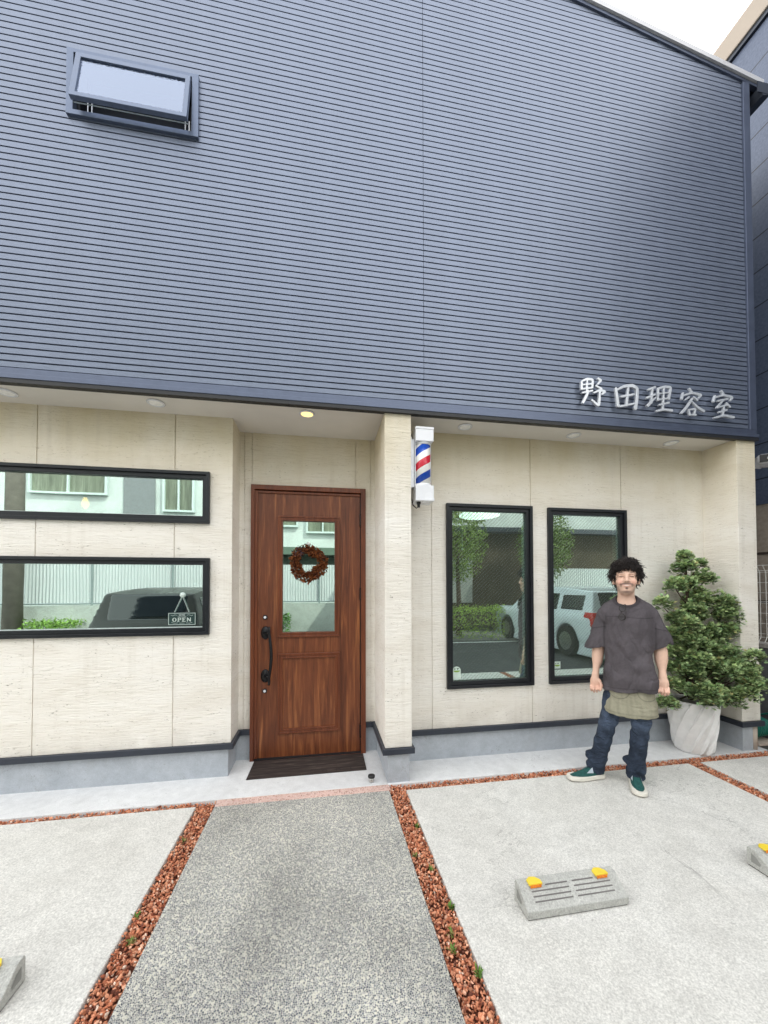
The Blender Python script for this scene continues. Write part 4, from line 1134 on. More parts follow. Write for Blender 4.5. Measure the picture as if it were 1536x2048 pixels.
# ------------------------------------------------------------------ the man
def person():
    P = Vector((2.13,-.22,0)); U = Vector((.7606,-.6493,0)); Dv = Vector((.6493,.7606,0))
    # local frame: u to the viewer's right, d away from the viewer, z up
    t = thing('person', P, 'smiling man in dark grey tee shirt, khaki waist apron, jeans and green shoes', 'person')
    Un, Dn, Pn = np.array(U), np.array(Dv), np.array(P)
    def wmap(V): return Pn+V[:,0:1]*Un+V[:,1:2]*Dn+V[:,2:3]*np.array([0,0,1.0])
    HU, HD = .133, -.012    # head axis
    # ---- body, one continuous surface
    S = SDF((-.17,-.23,.04),(.47,.20,1.70),.0041)
    h = lambda u,d,z: (HU+u, HD+d, z)
    S.ell(h(0,.012,1.572),(.077,.097,.098),.02); S.ell(h(0,-.022,1.505),(.063,.074,.090),.03); S.ell(h(0,-.046,1.450),(.043,.046,.045),.035)
    S.ell(h(0,-.072,1.428),(.020,.018,.018),.03)
    for s in (-1,1):
        S.ell(h(.041*s,-.070,1.496),(.023,.020,.019),.025)        # cheeks lifted by the smile
        S.cap(h(.014*s,-.093,1.556),h(.048*s,-.078,1.557),.009,.007,.02)  # brow
        S.ell(h(.031*s,-.101,1.537),(.019,.016,.011),.012,True)
        S.ell(h(.031*s,-.080,1.536),(.016,.013,.008),.006)
        S.ell(h(.0135*s,-.104,1.502),(.010,.011,.008),.008)
        S.ell(h(.079*s,.004,1.513),(.011,.020,.031),.008); S.cap(h(.072*s,.012,1.49),h(.078*s,.0,1.485),.010,.008,.01)
    S.cap(h(0,-.092,1.545),h(0,-.112,1.510),.009,.0125,.014)
    S.ell(h(0,-.085,1.469),(.030,.022,.020),.015)
    S.cap(h(-.027,-.094,1.474),h(0,-.104,1.464),.0055,.0075,.006); S.cap(h(.027,-.094,1.474),h(0,-.104,1.464),.0055,.0075,.006)
    S.cap((HU,.018,1.28),h(0,.02,1.47),.057,.051,.03)
    S.ell((.137,.02,1.24),(.165,.085,.105),.06); S.ell((.147,.015,1.05),(.135,.092,.24),.06); S.ell((.15,.01,.83),(.150,.10,.13),.06)
    # arms (upper arm, forearm, wrist)
    LA = [(-.005,.02,1.245),(-.050,.035,.985),(-.072,-.005,.785)]
    RA = [(.285,.02,1.245),(.338,.035,1.00),(.343,-.010,.825)]
    for A in (LA,RA):
        S.cap(A[0],A[1],.045,.034,.03); S.cap(A[1],A[2],.034,.0205,.02)
        m_ = [A[1][i]*.72+A[2][i]*.28 for i in range(3)]; S.ell(m_,(.034,.036,.07),.03)
    # legs under the trousers
    LL = [(.085,.01,.86),(.005,-.03,.46),(-.077,.005,.07)]; RL = [(.215,.01,.86),(.212,-.03,.46),(.176,.045,.07)]
    for A in (LL,RL):
        S.cap(A[0],A[1],.058,.036,.03); S.cap(A[1],A[2],.036,.028,.02)
    # hands: palm, four bent fingers of unequal length and a thumb
    def hand(w, side):
        # side -1: image left hand, +1: image right hand; knuckles face the viewer and outwards
        x,y,z = w
        S.cap((x,y,z),(x+.002*side,y-.006,z-.03),.0215,.024,.015,sc=(1.05,.8,1))
        S.ell((x+.003*side,y-.008,z-.052),(.033,.018,.038),.015)
        L = [(-.026,.050,.030),(-.009,.060,.034),(.009,.056,.032),(.026,.044,.026)]
        for k,(o,l1,l2) in enumerate(L):
            bx = x+(o*side*-1)*1.02+.003*side; base = (bx,y-.010-.004*math.sin(k),z-.078)
            kn = (bx+.001*side,y-.028,z-.078-l1*.50); tp = (bx-.002*side,y-.013,z-.078-l1*.52-l2*.62); t2 = (bx-.002*side,y+.010,z-.078-l1*.50-l2*.60)
            S.cap(base,kn,.0088,.0080,.003); S.cap(kn,tp,.0080,.0072,.002); S.cap(tp,t2,.0072,.0065,.002)
        b = (x-.026*side,y-.014,z-.040); k1 = (x-.040*side,y-.030,z-.072); k2 = (x-.034*side,y-.040,z-.105)
        S.cap(b,k1,.012,.010,.010); S.cap(k1,k2,.010,.008,.004)
    hand(LA[2],-1); hand(RA[2],1)
    V, Fq = S.mesh()
    # finer faces on the front of the head, so that eyes, brows and mouth are crisp
    import bmesh
    bm = bmesh.new(); bv = [bm.verts.new(v) for v in V]
    for f in Fq: bm.faces.new([bv[i] for i in f])
    fe = {e for f in bm.faces if (lambda c: c.z > 1.395 and c.z < 1.60 and c.y < HD-.015 and abs(c.x-HU) < .08)(f.calc_center_median()) for e in f.edges}
    bmesh.ops.subdivide_edges(bm, edges=list(fe), cuts=2, use_grid_fill=True, smooth=.6)
    bm.verts.index_update(); V = np.array([v.co[:] for v in bm.verts]); FL = [[v.index for v in f.verts] for f in bm.faces]; bm.free()
    # skin tones and shade painted by facial region
    r = np.random.RandomState(1)
    c = np.tile(np.array([.72,.475,.365]),(len(V),1))
    u = V[:,0]-HU; d = V[:,1]-HD; z = V[:,2]
    def blend(mask, col):
        m = np.clip(mask,0,1)[:,None]; c[:] = c*(1-m)+np.array(col)*m
    front = np.clip((-d-.045)/.02,0,1)*(z > 1.40)
    g = lambda a,s: np.exp(-(a/s)**2)
    for s in (-1,1):
        blend(g(u-.042*s,.020)*g(z-1.492,.020)*front*.6, (.70,.33,.25))
        blend(np.clip(2.0-1.6*np.hypot((u-.034*s)/.019,(z-1.563+9*(u-.030*s)**2)/.0046),0,1)*front*.72, (.085,.06,.05))
        blend(np.clip(2.4-2*np.hypot((u-.031*s)/.0150,(z-1.5365+9*(u-.031*s)**2)/.0030),0,1)*front*.97, (.020,.013,.012))
        blend(np.clip(2.0-2*np.abs(z-1.5455+7*(u-.031*s)**2)/.0016,0,1)*(np.abs(u-.031*s) < .016)*front*.35, (.33,.18,.13))
        blend(np.clip(1.8-1.6*np.abs(np.hypot(u-.012*s,z-1.489)-.027)/.0022,0,1)*(u*s > .020)*(z < 1.498)*(z > 1.472)*front*.30, (.45,.24,.18))
        blend(g(u-.031*s,.018)*g(z-1.529,.005)*front*.35, (.45,.25,.18))
        blend(g(u-.0075*s,.0035)*g(z-1.4965,.0026)*front*.85, (.16,.07,.055))
    blend(g(u,.028)*g(z-1.4665-12*u*u,.0095)*front*.55, (.58,.24,.20))
    zs = z-1.4700-9*u*u
    blend(np.clip(2.2-2*np.hypot(u/.0190,zs/.0036),0,1)*front*.9, (.66,.60,.53))
    blend((np.abs(u) < .025)*g(zs-.0046,.0011)*front*.75, (.26,.09,.075)); blend((np.abs(u) < .022)*g(zs+.0050,.0016)*front*.5, (.50,.19,.16))
    # moustache, soul patch, chin beard and stubble along the jaw
    zm = z-1.4835+4.5*u*u*np.sign(1)
    blend(np.clip(2.0-1.5*np.abs(zm)/.0062,0,1)*np.clip(2.2-1.6*np.abs(u)/.036,0,1)*front*np.clip(.78+.2*np.sin(u*2600)*np.sin(z*900+u*700),0,1), (.035,.025,.022))
    blend(np.clip(1.5-np.hypot((np.abs(u)-.034)/.006,(z-1.472)/.011),0,1)*front*.55, (.07,.05,.042))
    blend(np.clip(1.5-np.hypot(u/.008,(z-1.449)/.006),0,1)*front*.85, (.045,.032,.028))
    blend(np.clip(1.5-np.hypot(u/.026,(z-1.424)/.0085),0,1)*np.clip((-d-.03)/.02,0,1)*.72, (.08,.055,.047))
    jaw = g(np.hypot(u,(z-1.47)*.9)-.052,.014)*(z < 1.465)*np.clip((-d-.0)/.03,0,1)*(z > 1.395)
    blend(jaw*.35, (.17,.11,.09))
    blend(g(np.abs(u)-.066,.012)*g(z-1.51,.05)*.25*(z > 1.42), (.48,.29,.21))  # shading painted along the sides of the face
    blend(g(np.abs(u)-.013,.005)*g(z-1.515,.022)*front*.3, (.55,.33,.25))  # nose shading painted into the skin colour
    blend((z < 1.405)*(z > 1.33)*.22*g(z-1.395,.02), (.40,.24,.18))  # shade under the chin painted in
    hands = (z < .80)
    blend(hands*.30*g(z-.70,.05), (.66,.30,.22))
    bmb = MB(); bmb.v = [tuple(v) for v in wmap(V).tolist()]; bmb.f = [tuple(f[::-1]) for f in FL]
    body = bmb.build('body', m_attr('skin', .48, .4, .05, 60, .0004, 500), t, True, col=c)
    # fix handedness: (u,d,z) is right handed already
    # ---- hair: a cap plus many tousled locks
    H = SDF((HU-.15,HD-.14,1.40),(HU+.15,HD+.16,1.74),.0055)
    H.ell(h(.0,.022,1.580),(.089,.106,.086),.0); H.ell(h(0,.042,1.53),(.086,.080,.080),.03)
    for s in (-1,1): H.ell(h(.074*s,.012,1.550),(.021,.046,.040),.02)
    H.ell(h(.0,-.050,1.628),(.078,.055,.035),.03)
    H.ell(h(0,-.100,1.512),(.0735,.075,.082),.012,True)
    H.ell(h(0,-.135,1.555),(.058,.06,.045),.015,True)
    nf = sines(5,10,55); H.warp(lambda x,y,z_: nf(x,y,z_)*.0045)
    Vh, Fh = H.mesh()
    hm = MB(); hm.v = [tuple(v) for v in wmap(Vh).tolist()]; hm.f = [tuple(f) for f in Fh[:, ::-1].tolist()]
    rr = np.random.RandomState(9)
    cen = np.array(h(0,.022,1.57))
    pick = rr.choice(len(Vh), 1900)
    for i in pick:
        p = Vh[i]
        q = p-cen
        nrm = q/np.array([.096,.112,.1])**2; nrm /= np.linalg.norm(nrm)
        if q[1] < -.075 and q[2] < .02: continue
        if p[2] < 1.50 and q[1] < -.02: continue
        down = np.array([0,0,-1.0]); fl = down-nrm*(down@nrm)+rr.normal(size=3)*.55
        if q[2] > .055: fl = np.array([q[0]*4,-.8 if q[1] < .02 else .6,.0])+rr.normal(size=3)*.7; fl -= nrm*(fl@nrm)
        fl /= np.linalg.norm(fl)+1e-6
        L = rr.uniform(.020,.052); curl = rr.uniform(.002,.008); ph = rr.uniform(0,6.28)
        sd = np.cross(fl,nrm)
        pts = []
        for k in range(5):
            s_ = k/4
            pts.append(p-nrm*.004+fl*L*s_+nrm*(.006*math.sin(s_*2.4)+rr.uniform(.0,.004))+sd*curl*math.sin(ph+s_*3.5))
        pts = wmap(np.array(pts))
        hm.tube([tuple(x) for x in pts.tolist()], [.0020,.0026,.0023,.0016,.0005], 4)
    # fringe falling over the forehead
    for k in range(90):
        a = rr.uniform(-.066,.066)
        st = np.array(h(a*1.02,-.086-.014*math.cos(a*18)+.010,1.628-abs(a)*.25))
        drop = rr.uniform(.030,.052)*(1.0 if a > -.03 else .85)
        en = np.array(h(a*1.08+rr.normal()*.010,-.102+abs(a)*.32,1.622-abs(a)*.15-drop))
        mid = (st+en)/2+np.array([rr.normal()*.004,-.008,.006])
        pts = wmap(np.array([st,(st+mid)/2,mid,(mid+en)/2,en]))
        hm.tube([tuple(x) for x in pts.tolist()], [.0024,.0028,.0025,.0018,.0005], 4)
    hm.build('hair', plain('black_hair', (.017,.012,.011), .55, 0, .35, .35, 120), t, True)
    # ---- tee shirt
    T = SDF((-.20,-.20,.66),(.50,.20,1.40),.005)
    fold = sines(2,10,38,(1,.6,.55)); fine = sines(8,8,80,(1,1,.5))
    def torso(u,d,z):
        k = np.clip((z-.69)/(1.30-.69),0,1)
        cx = .147-.010*k
        w = .176-.026*np.clip(k*2.2,0,1)+.012*np.clip((k-.45)*2.2,0,1)
        w = np.where(z > 1.22, w-np.clip((z-1.22)/.12,0,1)**1.6*.075, w)
        dp = .140-.008*k+.004*np.sin(k*3.1)-np.clip((z-1.20)/.14,0,1)**1.5*.045
        q = (np.abs((u-cx)/w)**2.5+np.abs((d-.012)/dp)**2.5)**(1/2.5)
        f = (q-1)*np.minimum(w,dp)*.95
        return np.maximum(np.maximum(f, .700+.012*np.sin((u-.1)*9)-z), z-1.335)
    T.fn(torso)
    T.cap((.03,.018,1.300),(HU,.022,1.345),.050,.068,.04); T.cap((.245,.018,1.300),(HU,.022,1.345),.050,.068,.04)
    for A,(e,rad) in ((LA,((-.076,.032,.955),.084)),(RA,((.362,.032,.985),.080))):
        st = (A[0][0]+(.012 if A is LA else -.012), A[0][1], A[0][2]+.0)
        T.cap(st, e, .064, rad-.006, .035)
        # open cuff cut square to the arm
        ax = np.array(e)-np.array(st); ax /= np.linalg.norm(ax)
        cut = np.array((-.062,.03,1.000)) if A is LA else np.array((.362,.03,1.030))
        ax = np.array([.10,0,-1.0]) if A is LA else np.array([.30,0,-.95]); ax /= np.linalg.norm(ax)
        lo = [cut[0]-.12,-.12,.80]; hi = [cut[0]+.10,.16,1.06]
        T.fn(lambda u,d,z,c=cut,a=ax: -((u-c[0])*a[0]+(d-c[1])*a[1]+(z-c[2])*a[2])+np.where((np.abs(u-c[0]) < .102), 0, .2), lo, hi, 0, True)
        T.cap(cut-ax*.026, cut+ax*.05, .050, .054, .0, True)
    T.fn(torso, k=.012)
    T.ell((HU,-.035,1.395),(.072,.098,.075),.004,True)        # neck opening
    T.warp(lambda u,d,z: fold(u,d,z)*.0062*np.clip((1.30-z)*4,0,1)+fine(u,d,z)*.0012+.0026*np.sin(34*z+26*u+6*np.sin(9*u))*np.clip((.92-z)*5,0,1))
    V, Fq = T.mesh()
    c = np.tile(np.array([.098,.087,.096]),(len(V),1))
    u,d,z = V.T
    vcol = .96+.10*fold(u*.8,d,z*.7)  # soft fold shade painted into the cloth colour
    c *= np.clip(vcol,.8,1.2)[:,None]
    def line(v, w, k=.45):
        m = np.clip(1.4-np.abs(v)/w,0,1)[:,None]*k; c[:] = c*(1-m)
    ins = (u > .005)*(u < .29)
    line(np.where(ins*(d < .02), z-1.240-.004*np.sin(u*20), 1), .0035)
    line(np.where((u < -.002), z-1.165-.25*u, 1), .0035); line(np.where((u > .296), z-1.165+.25*(u-.296), 1), .0035)
    line(np.where(z < .76, z-.728-.008*np.sin((u-.1)*9), 1), .003, .35)
    line(np.where((z > 1.0)*(z < 1.20), np.abs(u-.147)-.157, 1), .006, .3)
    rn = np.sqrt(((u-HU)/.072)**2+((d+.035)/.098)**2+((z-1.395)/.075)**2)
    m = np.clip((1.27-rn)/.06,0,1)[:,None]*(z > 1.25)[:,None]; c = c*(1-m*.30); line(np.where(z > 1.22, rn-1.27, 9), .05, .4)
    cloth = m_attr('washed_cotton', .9, .15, .10, 70, .0012, 700, ((4.5,4.5,2.6), .075, 1.0))
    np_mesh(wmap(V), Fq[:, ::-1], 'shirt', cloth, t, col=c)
    # ---- waist apron
    Ap = SDF((-.10,-.20,.50),(.40,.19,.80),.0048)
    fa = sines(12,7,40,(1,1,.35))
    def apr(off):
        def f(u,d,z):
            k = np.clip((.74-z)/.22,0,1)
            w = .150+.030*k+off; dp = .110+.020*k+off; cx = .147-.006*k
            q = (np.abs((u-cx)/w)**2.6+np.abs((d-.008)/dp)**2.6)**(1/2.6)
            return (q-1)*np.minimum(w,dp)
        return f
    Ap.fn(lambda u,d,z: np.maximum(np.maximum(apr(0)(u,d,z), .527-.05*(u-.2)*0+.10*np.clip(.06-u,0,1)-z), z-.78))
    Ap.fn(lambda u,d,z: np.maximum(apr(-.022)(u,d,z), z-.58), neg=True)
    Ap.warp(lambda u,d,z: fa(u,d,z)*.0030+.0028*np.sin(40*z-10*u+4*np.sin(8*u)))
    V, Fq = Ap.mesh()
    c = np.tile(np.array([.31,.295,.22]),(len(V),1)); u,d,z = V.T
    c *= np.clip(.95+.07*fa(u*2,d,z*2),.85,1.1)[:,None]
    for cx,sg in ((.075,1),(.255,-1)):
        e = np.hypot((u-cx)/.068,(z-.715)/.062*.95)
        line(np.where((z < .72)*(d < 0), (e-1)*.065, 1), .003, .42)
    line(np.where(d < .1, z-.548-.10*np.clip(.06-u,0,1), 1), .003, .25)
    np_mesh(wmap(V), Fq[:, ::-1], 'apron', m_attr('khaki_twill', .9, .15, .08, 80, .001, 800, ((5,5,9), .03, .8)), t, col=c)
    # ---- jeans
    J = SDF((-.20,-.16,.03),(.36,.17,.90),.005)
    for A in (LL,RL):
        J.cap((A[0][0],A[0][1],.80), (A[1][0]*.9+A[0][0]*.1,A[1][1],A[1][2]+.03), .082, .058, .02)
        J.cap((A[1][0]*.9+A[0][0]*.1,A[1][1],A[1][2]+.03), (A[2][0],A[2][1],.075), .058, .0545, .02)
        x,y = A[2][0],A[2][1]
        for k,(zz,rr_) in enumerate(((.070,.056),(.095,.058),(.128,.057),(.165,.055))):
            J.cap((x-.020+.006*k*(-1)**k,y-.006,zz+.004),(x+.022,y+.004,zz-.006),rr_-.018,rr_-.018,.012)
    fj = sines(21,9,48,(1,1,.8)); fj2 = sines(23,7,22)
    def wr(u,d,z):
        low = np.clip((.30-z)*5,0,1); mid = np.exp(-((z-.42)/.09)**2); hi = np.clip((z-.40)*4,0,1)
        lg = np.where(u < .12, 1.0, -1.0)
        w2 = fj2(u,d,z); return fj(u,d,z)*.0034+.0042*low*np.sin(120*z+45*lg*u+2.2*w2)*(.6+.4*w2)+.0052*mid*np.sin(75*z-70*lg*u+2.5*w2)*np.clip(w2,0,1.2)+.0046*hi*np.sin(45*z-85*u*lg+1.5*w2)*np.clip(w2+.3,0,1.2)
    J.warp(wr)
    J.fn(lambda u,d,z: .048-z+0*u+0*d, k=0, neg=False) if False else None
    V, Fq = J.mesh()
    u,d,z = V.T
    wear = np.clip(np.exp(-((z-.50)/.12)**2)*(d < 0)*1.0,0,1)
    c = np.array([.028,.039,.062])*(1-wear[:,None]*.6)+np.array([.085,.115,.175])*wear[:,None]*.6
    c = c*np.clip(1-wr(u,d,z)[:,None]*55,.5,1.6)  # fold shade painted in: creases darker, ridges lighter
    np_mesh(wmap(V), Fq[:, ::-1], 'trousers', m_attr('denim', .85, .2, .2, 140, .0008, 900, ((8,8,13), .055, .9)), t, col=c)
    # ---- shoes
    GRN = plain('green_suede', (.022,.085,.078), .85, 0, .2, .3, 70, .001); SOLE = plain('off_white_rubber', (.68,.65,.58), .6, 0, .3, .06, 30); ELA = plain('pale_elastic', (.45,.52,.58), .8)
    for heel, toe in (((-.052,.022),(-.222,-.122)),((.172,.072),(.192,-.112))):
        hv = np.array(heel); tv = np.array(toe); ax = (tv-hv)/np.linalg.norm(tv-hv); L = np.linalg.norm(tv-hv); sdv = np.array([-ax[1],ax[0]])
        def foot(u,d):
            a = (u-hv[0])*ax[0]+(d-hv[1])*ax[1]; b = (u-hv[0])*sdv[0]+(d-hv[1])*sdv[1]
            k = np.clip(a/L,0,1)
            rad = .036+.012*np.sin(np.clip(k*1.05,0,1)*math.pi*.62)**2
            return np.hypot(a-k*L, b)-rad, k
        lo = np.minimum(hv,tv)-.07; hi = np.maximum(hv,tv)+.07
        Q = SDF((lo[0],lo[1],-.02),(hi[0],hi[1],.05),.004)
        def so(u,d,z):
            f,k = foot(u,d)
            return np.maximum(np.maximum(f-.003+z*.08, z-.030-.004*np.abs(k-.5)), -z-.0+.010*np.clip(k-.85,0,1)*4)
        Q.fn(so); Vs, Fs = Q.mesh()
        Qu = SDF((lo[0],lo[1],.0),(hi[0],hi[1],.125),.004)
        def upp(u,d,z):
            f,k = foot(u,d)
            top = .102-.058*np.clip((k-.10)/.75,0,1)**.8-np.clip(k-.88,0,1)*.08
            e = np.clip(z/top,0,1.2)
            return np.maximum(f+.004+.022*e**2.4, np.maximum(z-top, .012-z))
        Qu.fn(upp); Vu, Fu = Qu.mesh()
        sh = np_mesh(wmap(Vu), Fu[:, ::-1], 'shoe', GRN, t)
        np_mesh(wmap(Vs), Fs[:, ::-1], 'sole', SOLE, sh)
        # elastic gore on each side of the tongue
        for sg in (-1,1):
            g_ = MB()
            q0 = hv+ax*L*.36+sdv*sg*.0345; q1 = hv+ax*L*.60+sdv*sg*.030; q2 = hv+ax*L*.36+sdv*sg*.022
            pts = np.array([[*q0,.050],[*q1,.052],[*q2,.088]])
            w3 = wmap(pts); g_.add([tuple(x) for x in w3.tolist()], [(0,1,2)])
            g_.build('elastic_gore', ELA, sh)
    # ---- spectacles hooked on the neckline
    gl = thing('eyeglasses', tuple(wmap(np.array([[.105,-.13,1.28]]))[0]), 'dark framed eyeglasses hooked on the neckline of the grey tee shirt', 'eyeglasses')
    m = MB()
    def W(a): return [tuple(x) for x in wmap(np.array(a)).tolist()]
    def ringp(cu,cz,r1,dd): return [(cu+r1*math.cos(a)*.85, dd, cz+r1*math.sin(a)) for a in [2*math.pi*i/16 for i in range(17)]]
    d0 = -.128
    m.tube(W(ringp(.104,1.305,.023,d0)),.0024,6); m.tube(W(ringp(.100,1.243,.023,d0-.004)),.0024,6)
    m.tube(W([(.103,d0,1.283),(.098,d0-.004,1.274),(.101,d0-.003,1.265)]),.0026,6)
    m.build('frame', plain('dark_horn_frame', (.025,.02,.018), .25), gl, True)
    m = MB()
    for cu,cz,dd in ((.104,1.305,d0),(.100,1.243,d0-.004)):
        pts = ringp(cu,cz,.022,dd)[:-1]; m.add(W(pts), [tuple(range(16))])
    m.build('lens', mk_glass('spectacle_lens', .12, False, (.92,.93,.92), (1,1,1)), gl)
    m = MB(); m.tube(W([(.112,d0+.002,1.328),(.122,d0+.010,1.335),(.126,d0+.03,1.325),(.122,d0+.05,1.29)]),.0022,6); m.tube(W([(.110,d0-.004,1.222),(.122,d0-.004,1.23),(.126,d0-.004,1.275),(.124,d0+.004,1.33)]),.0022,6)
    m.build('temple', bpy.data.materials['dark_horn_frame'], gl, True)
person()

# ------------------------------------------------------------------ across the street (seen only mirrored in the panes)
def leaf_mass(name, lo, hi, n, base, label, cat, seed, ls=.07, ellipsoid=False, parent=None):
    r = np.random.RandomState(seed); m = MB(); cols = []
    lo = np.array(lo); hi = np.array(hi); c = (lo+hi)/2; hf = (hi-lo)/2
    for i in range(n):
        if ellipsoid:
            d = r.normal(size=3); d /= np.linalg.norm(d); p = c+hf*d*r.uniform(.55,1.0)
        else:
            p = r.uniform(lo,hi); k = r.randint(3)
            if k == 0: p[2] = hi[2]+r.normal()*.05
            elif k == 1: p[1] = hi[1]+r.normal()*.04
        a = r.normal(size=3); a /= np.linalg.norm(a); b = np.cross(a,r.normal(size=3)); b /= np.linalg.norm(b)
        L = ls*r.uniform(.6,1.3)
        m.add([p-b*L*.35,p+a*L*.6-b*L*.1,p+a*L,p+a*L*.5+b*L*.4], [(0,1,2,3)])
        k = r.uniform(.5,1.4); cols += [tuple(np.array(base)*k)]*4
    o = m.build(name, mk_hedge(), parent, col=cols)
    if label: tag(o, label, cat)
    return o
def street():
    # low wall, white sheet fence and its posts
    m = MB(); m.box(-12,2.6,-7.22,-7.05,-.05,1.0); w = m.build('retaining_wall', mk_concrete('pale_wall', (.40,.43,.40),(.58,.60,.56),.2,1.0), None); tag(w, 'pale concrete retaining wall across the street', 'wall')
    t = thing('sheet_fence', (-4,-7.15,1.0), 'white corrugated sheet fence on the wall across the street', 'fence')
    m = MB(); m.box(-12,2.6,-7.16,-7.13,1.03,2.12); m.build('sheet', mk_corr(), t)
    m = MB()
    for x in np.arange(-11.5,2.6,1.9): m.cyl((x,-7.10,1.0),(x,-7.10,2.16),.025,8)
    m.cyl((-12,-7.10,1.05),(2.6,-7.10,1.05),.018,8); m.build('rail', plain('grey_rail', (.25,.30,.30), .5), t)
    # house with curtained windows
    t = thing('house', (-3,-9.5,0), 'pale house with curtained windows across the street', 'building')
    m = MB(); m.box(-16,1.2,-14,-9.2,0,7.2); m.build('wall', plain('pale_render', (.62,.66,.64), .8, 0, .3, .12, 1.5), t)
    m = MB(); m.box(-16.3,1.5,-14.3,-8.7,2.55,2.80); m.build('eave', plain('green_eave', (.12,.17,.13), .6), t)
    m = MB(); m.box(-15.9,1.1,-9.19,-9.15,2.15,2.54); m.build('shadow_band', plain('dark_band', (.09,.11,.09), .8), t)
    m = MB(); m.prism([(-14.5,7.2),(-8.6,7.2),(-11.5,8.9)], 'x', -16.4, 1.6); m.build('roof', plain('roof_tile', (.08,.085,.09), .6), t)
    cur = mk_wood('curtain', (.09,.10,.07), (.20,.22,.16), (.34,.37,.28), .6, 7)
    for x0,x1,z0,z1 in ((-8.6,-6.6,4.35,5.9),(-4.9,-4.1,3.9,5.9),(-2.0,-.9,3.6,5.2),(-.5,.5,3.4,5.0)):
        m = MB(); m.ring(x0-.06,x1+.06,z0-.06,z1+.06,x0,x1,z0,z1,-9.19,-9.08); m.box((x0+x1)/2-.025,(x0+x1)/2+.025,-9.17,-9.09,z0,z1)
        w = m.build('window', WBEAD, t); m = MB(); m.box(x0,x1,-9.19,-9.16,z0,z1); m.build('curtain', cur, w)
    m = MB(); m.box(-6.1,-5.2,-9.19,-9.15,3.0,7.0); m.build('grey_panel', plain('grey_panel', (.24,.25,.26), .7), t)
    m = MB(); m.box(-12.6,-11.4,-9.19,-9.12,2.9,7.0); m.build('shutter', plain('dark_shutter', (.11,.11,.10), .7), t)
    t = thing('utility_pole', (-7.25,-6.7,0), 'grey brown utility pole across the street', 'pole')
    m = MB(); m.cyl((-7.25,-6.7,-.05),(-7.25,-6.7,9),.19,18,.15); m.build('shaft', plain('pole_concrete', (.20,.18,.155), .8, 0, .2, .15, 6), t, True)
    leaf_mass('hedge', (-7.0,-7.0,0),(-5.9,-6.55,.60), 1500, (.20,.34,.07), 'small green hedge beside the utility pole', 'hedge', 6)
    # dark building opposite the tall windows
    t = thing('dark_house', (5.5,-10,0), 'brown shaded house across the street', 'building')
    m = MB(); m.box(2.2,12,-15,-9.4,0,3.6); m.build('wall', plain('brown_wall', (.075,.058,.040), .85, 0, .2, .2, 1.2), t)
    m = MB(); m.box(2.2,12,-15,-9.8,3.6,6.5); m.build('upper_wall', plain('pale_upper', (.5,.52,.50), .85, 0, .2, .12, 1.2), t)
    m = MB(); m.box(2.0,12.2,-15.2,-9.0,3.45,3.62); m.build('eave', DKTRIM, t)
    m = MB(); m.box(3.6,5.4,-9.395,-9.36,.9,2.5); m.build('shutter', plain('grey_shutter', (.30,.31,.29), .6), t)
    leaf_mass('hedge', (1.2,-7.0,0),(9,-6.5,.82), 9000, (.36,.50,.09), 'clipped yellow green hedge across the street, right part', 'hedge', 1)
    leaf_mass('hedge', (-1.9,-7.0,0),(-.9,-6.5,.62), 1500, (.10,.22,.05), 'small green hedge in front of the pale wall', 'hedge', 2)
    t = thing('street_tree', (4.3,-7.6,0), 'leafy tree across the street', 'tree')
    leaf_mass('crown', (3.1,-8.7,1.5),(5.2,-6.9,4.4), 5000, (.17,.24,.05), None, None, 3, .10, True, t)
    m = MB(); m.tube([(4.2,-7.6,-.05),(4.22,-7.65,1.0),(4.15,-7.6,2.6)],[.10,.08,.05],8); m.build('trunk', BARK, t)
    t = thing('street_tree', (7.6,-7.9,0), 'second leafy tree across the street', 'tree')
    leaf_mass('crown', (6.5,-8.9,1.6),(8.4,-7.2,4.2), 4000, (.15,.21,.05), None, None, 5, .10, True, t)
    m = MB(); m.tube([(7.5,-8,-.05),(7.52,-8.05,1.0),(7.45,-8,2.6)],[.10,.08,.05],8); m.build('trunk', BARK, t)
    t = thing('sheet_fence', (9.5,-8.3,0), 'white sheet fence beside the brown house across the street', 'fence')
    m = MB(); m.box(7.8,12,-8.32,-8.29,.9,2.1); m.build('sheet', bpy.data.materials['white_fence_sheet'], t)
    m = MB(); m.box(7.7,12,-8.4,-8.25,0,.9); m.build('base_wall', bpy.data.materials['pale_wall'], t)
    car((6.0,-5.1,0), 90, plain('white_car_paint', (.62,.68,.72), .15, 0, .6, .02, 3), 'white estate car parked with its tail to the building')
    car((-2.75,-5.0,0), 90, plain('dark_car_paint', (.045,.045,.042), .3, .0, .4, .02, 3), 'dark car parked across from the left windows', False)
